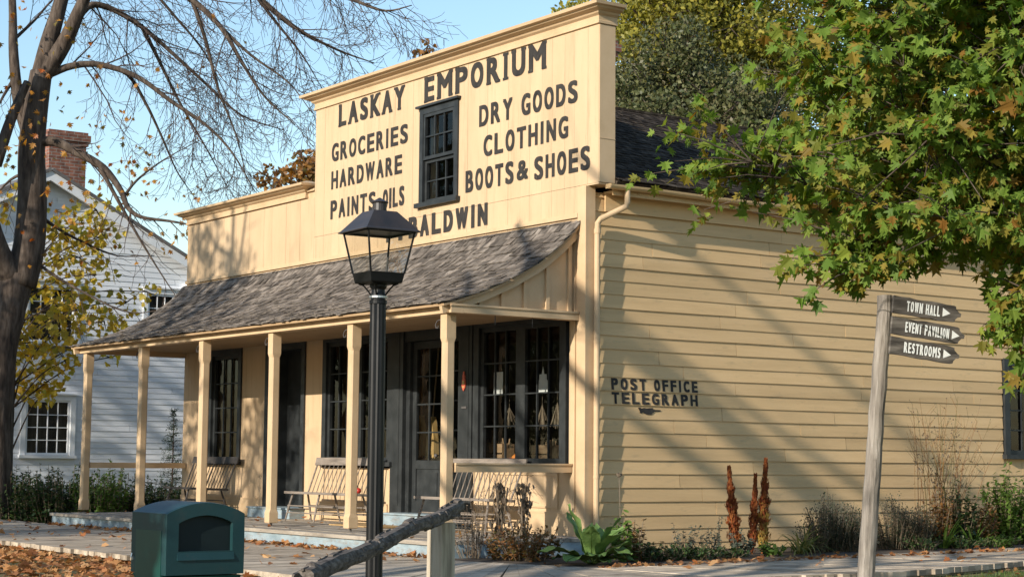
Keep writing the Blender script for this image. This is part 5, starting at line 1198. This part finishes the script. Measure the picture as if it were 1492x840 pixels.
# low cover and small plants along the wall
for i, (px, x, h, wd, ns, per, sz, mt_, lb) in enumerate([
    (942, 1.9, .24, .34, 26, 16, .075, 'leaf_shrub', 'low dark green cover plant nearest the burdock'), (972, 1.9, .26, .36, 26, 16, .07, 'leaf_shrub', 'low dark green cover plant left of the grey leaved stem'),
    (1002, 1.5, .56, .24, 14, 20, .065, 'leaf_grey', 'grey leaved bushy plant standing against the ochre wall'), (1034, 1.6, .42, .22, 12, 18, .06, 'leaf_grey', 'smaller grey leaved plant in the middle of the low cover'),
    (1050, 1.3, .66, .07, 3, 34, .05, 'leaf_grey', 'thin silver stem left of the red seed spikes'), (1020, 1.9, .18, .42, 26, 16, .07, 'leaf_shrub', 'low dark green cover plant under the grey leaved plants'), (1060, 1.8, .16, .32, 20, 14, .07, 'leaf_shrub', 'low dark green cover plant at the foot of the silver stem'),
    (1080, 1.7, .36, .20, 14, 24, .075, 'leaf_grey', 'silvery clump at the foot of the first red seed spike'), (1122, 1.7, .20, .26, 16, 14, .085, 'leaf_bright', 'low bright green clump right of the red seed spikes'),
    (1212, 1.2, .84, .40, 95, 46, .062, 'leaf_aster', 'dark bushy aster left of the leaning signpost'), (1240, 1.3, .68, .32, 60, 40, .06, 'leaf_aster', 'smaller dark aster tucked just left of the signpost'), (1188, 1.3, .52, .28, 36, 30, .055, 'leaf_aster', 'low grey aster beside the arching iris leaves'),
    (1302, 1.1, .80, .40, 90, 44, .062, 'leaf_aster', 'dark bushy aster right of the leaning signpost'), (1335, 1.2, .66, .38, 60, 36, .06, 'leaf_aster', 'fading brownish aster beneath the tall dry stems'),
    (1362, 1.0, .95, .38, 44, 28, .085, 'leaf_brown', 'brown leafy base of the tall dry stems'), (1395, 1.0, 1.05, .36, 44, 30, .09, 'leaf_shrub', 'dark green leafy plant among the tall dry stems'), (1425, 1.0, .8, .36, 40, 26, .08, 'leaf_brown', 'rusty leafed plant right of the tall dry stems'),
    (1345, 1.5, .24, .4, 24, 16, .06, 'leaf_shrub', 'low green edging plant under the brown aster'), (1400, 1.4, .20, .45, 30, 16, .075, 'leaf_shrub', 'low green edging plant beneath the bright green shrub'), (1450, 1.4, .2, .45, 30, 16, .075, 'leaf_bright', 'low bright edging plant at the right picture edge'),
    (1466, .9, 1.38, .40, 34, 48, .11, 'leaf_bright', 'tall bright green shrub below the dark side window'), (1497, .9, 1.2, .40, 30, 44, .10, 'leaf_bright', 'bright green shrub right of the dark side window sill')]):
    leafy_plant('garden_plant' if h < .7 else 'garden_shrub', lb, 'plant', bed(px, x), h, wd, ns, per, sz, mt_, rl, 'blade' if mt_ == 'leaf_aster' else 'oval', bare_top=.12 if mt_ == 'leaf_aster' else 0)
# red seed spikes of dock
def dock(px0, px1, x, h, leafm, label, wd=.055):
    b = bed(px0, x); t = b+V((0, 0, h)); p = onx(px1, 680, x); t.y = p.y; root = thing('dock_spike', label, 'seed spike', b, 'rust red dock spikes against the wall'); r = random.Random(px0); mb = MB(); mb.tube(catmull([b, b.lerp(t, .5)+V((0, r.uniform(-.02, .02), 0)), t], 4), [.012, .011, .011, .010, .010, .009, .008, .006, .004], 5); mb.build('stem', 'leaf_dock', root)
    ml = MB(); n = int(1300*h)
    for _ in range(n):
        f = r.random()**.9; w_ = wd*(.35+1.25*math.sin(math.pi*min(1, .18+f*.84))**1.1)*(1.15-.75*f)*(.75+.25*math.sin(f*31+px0)); a = r.uniform(0, 6.28); e = w_*math.sqrt(r.random()); q = b.lerp(t, .06+.94*f)+V((math.cos(a)*e, math.sin(a)*e, 0)); leaf(ml, q, V((math.cos(a)*.35, math.sin(a)*.35, 1)).normalized()*(1 if r.random() < .75 else -1), V((math.cos(a), math.sin(a), .2)), r.uniform(.03, .065), OVAL, .3, 1 if leafm != 'leaf_dock' and r.random() < 1.35-2.3*f else 0)
    ml.build('seed_head', ['leaf_dock', 'leaf_dock_gold'], root)
dock(1072, 1062, 1.25, 1.12, 'leaf_dock', 'first rust red dock spike, standing apart from the other two', .075)
dock(1096, 1101, 1.25, 1.02, 'leaf_dock', 'thin dark red dock spike, shortest of the three', .05)
dock(1110, 1116, 1.3, 1.22, 'leaf_dock_gold', 'tallest dock spike, golden on its lower half', .075)
# arching iris leaves, upright blades
def blades(label, p, n, L, wd, r, arch, leafm, az0=0, azr=6.28, name='iris_clump'):
    root = thing(name, label, 'plant', p); mb = MB(); p = V(p)
    for _ in range(n):
        az = az0+r.uniform(-azr/2, azr/2); el = r.uniform(.55, 1.35); d = V((math.cos(az), math.sin(az), 0)); s_ = V((-d.y, d.x, 0)); q = p+d*r.uniform(0, .08); e = el; l = L*r.uniform(.6, 1.1); rows = []; ar = arch*r.uniform(.6, 1.4); m = 7; w2 = wd*r.uniform(.7, 1.2)
        for i in range(m+1):
            t = i/m; w_ = w2*(1-t**2.2)+.001; rows.append((q-s_*w_, q+s_*w_)); q = q+(d*math.cos(e)+V((0, 0, math.sin(e))))*(l/m); e -= ar/m*(1+t)
        k = len(mb.v)
        for a_, b_ in rows: mb.v += [tuple(a_), tuple(b_)]
        for i in range(m): mb.face([k+2*i, k+2*i+1, k+2*i+3, k+2*i+2])
    mb.build('foliage', leafm, root)
blades('arching yellow green iris leaves between the dock spikes and the asters', bed(1165, 1.5), 42, .62, .014, rl, 1.6, 'leaf_blade')
blades('upright green blades leaning left of the dark aster', bed(1176, 1.2), 10, .62, .016, rl, .5, 'leaf_bright')
blades('upright green blades among the tall dry stems', bed(1375, 1.3), 22, .58, .016, rl, .5, 'leaf_bright')
blades('upright green blades left of the bright green shrub', bed(1418, 1.2), 14, .62, .02, rl, .6, 'leaf_bright')
# tall dry stems with seed heads
def dry_stems():
    p = bed(1372, .75); root = thing('dry_stem_clump', 'tall fan of bare dry stems with tiny seed heads against the wall', 'dead plant', p); mb = MB(); ml = MB(); r = random.Random(19)
    for k in range(46):
        a = r.uniform(-1, 1); b = p+V((r.uniform(-.2, .25), r.uniform(-.35, .35), 0)); h = r.uniform(1.25, 2.35)*(1-.12*abs(a)); t = b+V((r.uniform(-.12, .3), a*.85, h)); c_ = b.lerp(t, .55)+V((0, -a*.12, .04)); pts = catmull([b, c_, t], 5); mb.tube(pts, [.0058-.0004*i for i in range(len(pts))], 4, cap=False)
        for _ in range(r.randint(3, 7)):
            i = r.randint(4, len(pts)-1); d = V((r.uniform(-.4, .4), r.uniform(-1, 1), r.uniform(.3, 1))).normalized(); e = pts[i]+d*r.uniform(.08, .26); mb.tube([pts[i], e], [.0026, .0016], 3, cap=False)
            if r.random() < .6: ml.ball(tuple(e), r.uniform(.007, .013), n=5, k=3)
        for _ in range(5): i = r.randint(1, len(pts)-3); quad_leaf(ml, pts[i]+rv(r)*.03, r, r.uniform(.04, .08), .4)
    mb.build('stem', 'leaf_brown', root); ml.build('seed_head', 'leaf_dry', root)
dry_stems()
# ------------------------------------------------------------------ shrubs in front of the white house
rk = random.Random(50)
for i, (px, d, top, wd, lb) in enumerate([(30, 37.5, 672, .75, 'dark green hedge shrub beside the bare tree trunk'), (62, 36.8, 676, .7, 'dark green hedge shrub under the white house window'), (95, 36.5, 672, .75, 'dark green hedge shrub left of the end porch post'), (150, 36.2, 668, .6, 'hedge shrub with light leaves behind the end porch rail'), (186, 37.2, 690, .7, 'low dark hedge shrub between the two end porch posts'), (228, 37.2, 688, .7, 'dark hedge shrub behind the second porch post'), (268, 37.6, 690, .7, 'dark hedge shrub against the corner of the store wing'), (122, 38.2, 684, .7, 'dark hedge shrub farther back, close to the white wall'), (5, 38.6, 676, .8, 'dark hedge shrub behind the bare tree trunk')]):
    b = at(px, 700, d); b.z = GZ; hh = at(px, top, d).z-GZ
    leafy_plant('hedge_shrub', lb, 'shrub', b, hh*1.06, wd, 54, 42, .105, 'leaf_shrub' if i != 3 else 'leaf_bright', rk, rad=.009, spread=.7, group=None)
b = at(251, 700, 39.2); b.z = GZ; root = thing('young_spruce', 'thin young conifer in front of the white clapboard wall', 'tree', b); mb = MB(); H_ = at(251, 598, 39.2).z-GZ
mb.tube([b, b+V((0, 0, H_))], [.03, .006], 6); mb.build('trunk', 'twig', root); mb = MB()
for k in range(150):
    f = rk.uniform(.12, 1)**.8; a = rk.uniform(0, 6.28); L = (1-f)*.62*rk.uniform(.5, 1.1)+.05; o = b+V((0, 0, H_*f)); e = o+V((math.cos(a)*L, math.sin(a)*L, -.10*L+.04)); mb.tube([o, e], [.005, .002], 3, cap=False)
    for _ in range(int(8+L*34)): q = o.lerp(e, rk.random())+rv(rk)*.03; leaf(mb, q, (rv(rk)+(e-o).normalized()*.8).normalized(), rv(rk), rk.uniform(.03, .07), [(0, 0), (.12, .5), (0, 1)], .1)
mb.build('crown', 'leaf_conifer', root)
# ------------------------------------------------------------------ fallen leaves and grass
def litter(mb, n, fx, r, smin=.035, smax=.135):
    for _ in range(n):
        x, y, z = fx(r); a = r.uniform(0, 6.28); d = V((math.cos(a), math.sin(a), r.uniform(-.35, .35))); nn = V((r.gauss(0, .45), r.gauss(0, .45), 1)); leaf(mb, V((x, y, z+r.uniform(.004, .03))), d, nn, r.uniform(smin, smax), MAPLE, r.uniform(-.5, .8))
rf = random.Random(70); mb = MB()
litter(mb, 5200, lambda r: (r.uniform(-16, 3.5), -5.62-abs(r.gauss(0, 1.6)), GZ), rf)
litter(mb, 900, lambda r: (r.uniform(-14, -9), r.uniform(-2.4, 2.5), GZ), rf)
litter(mb, 520, lambda r: (r.uniform(-12, .3), -2.60-abs(r.gauss(0, .10)), -.2), rf, .05, .10)
litter(mb, 240, lambda r: (r.uniform(-16, 1.0), r.uniform(-5.5, -2.65), -.2), rf)
litter(mb, 70, lambda r: (r.uniform(-12, .2), r.uniform(-2.5, -.1), .003), rf, .05, .09)
litter(mb, 55, lambda r: (r.uniform(1.5, 4.2), r.uniform(-2.5, 8), -.198), rf)
def edge_far(r): t = r.random(); y = -2.0+10*t; return (2.75-.06*y-abs(r.gauss(0, .10))+.05, y, -.205)
litter(mb, 420, edge_far, rf, .04, .09)
litter(mb, 900, lambda r: (4.2+r.uniform(0, 4.5), r.uniform(-4, 7), GZ), rf, .05, .10)
kind(mb.build('fallen_leaves', 'litter'), 'stuff', 'brown and orange fallen leaves scattered on the ground and walks', 'leaves')
mb = MB(); rgx = random.Random(88)
for _ in range(52000):
    y = rgx.uniform(-6, 8); x = 3.4+rgx.uniform(0, 6.2)
    if x < 5.05-.02*y-(.2*max(0, y-1)) : continue
    h = rgx.uniform(.03, .075); a = rgx.uniform(0, 6.28); w_ = .004; lx, ly = rgx.gauss(0, .025), rgx.gauss(0, .025); k = len(mb.v)
    mb.v += [(x-math.cos(a)*w_, y-math.sin(a)*w_, GZ), (x+math.cos(a)*w_, y+math.sin(a)*w_, GZ), (x+lx, y+ly, GZ+h)]; mb.face([k, k+1, k+2])
kind(mb.build('grass', 'grass_blade'), 'stuff', 'short green grass beside the side boardwalk', 'grass')
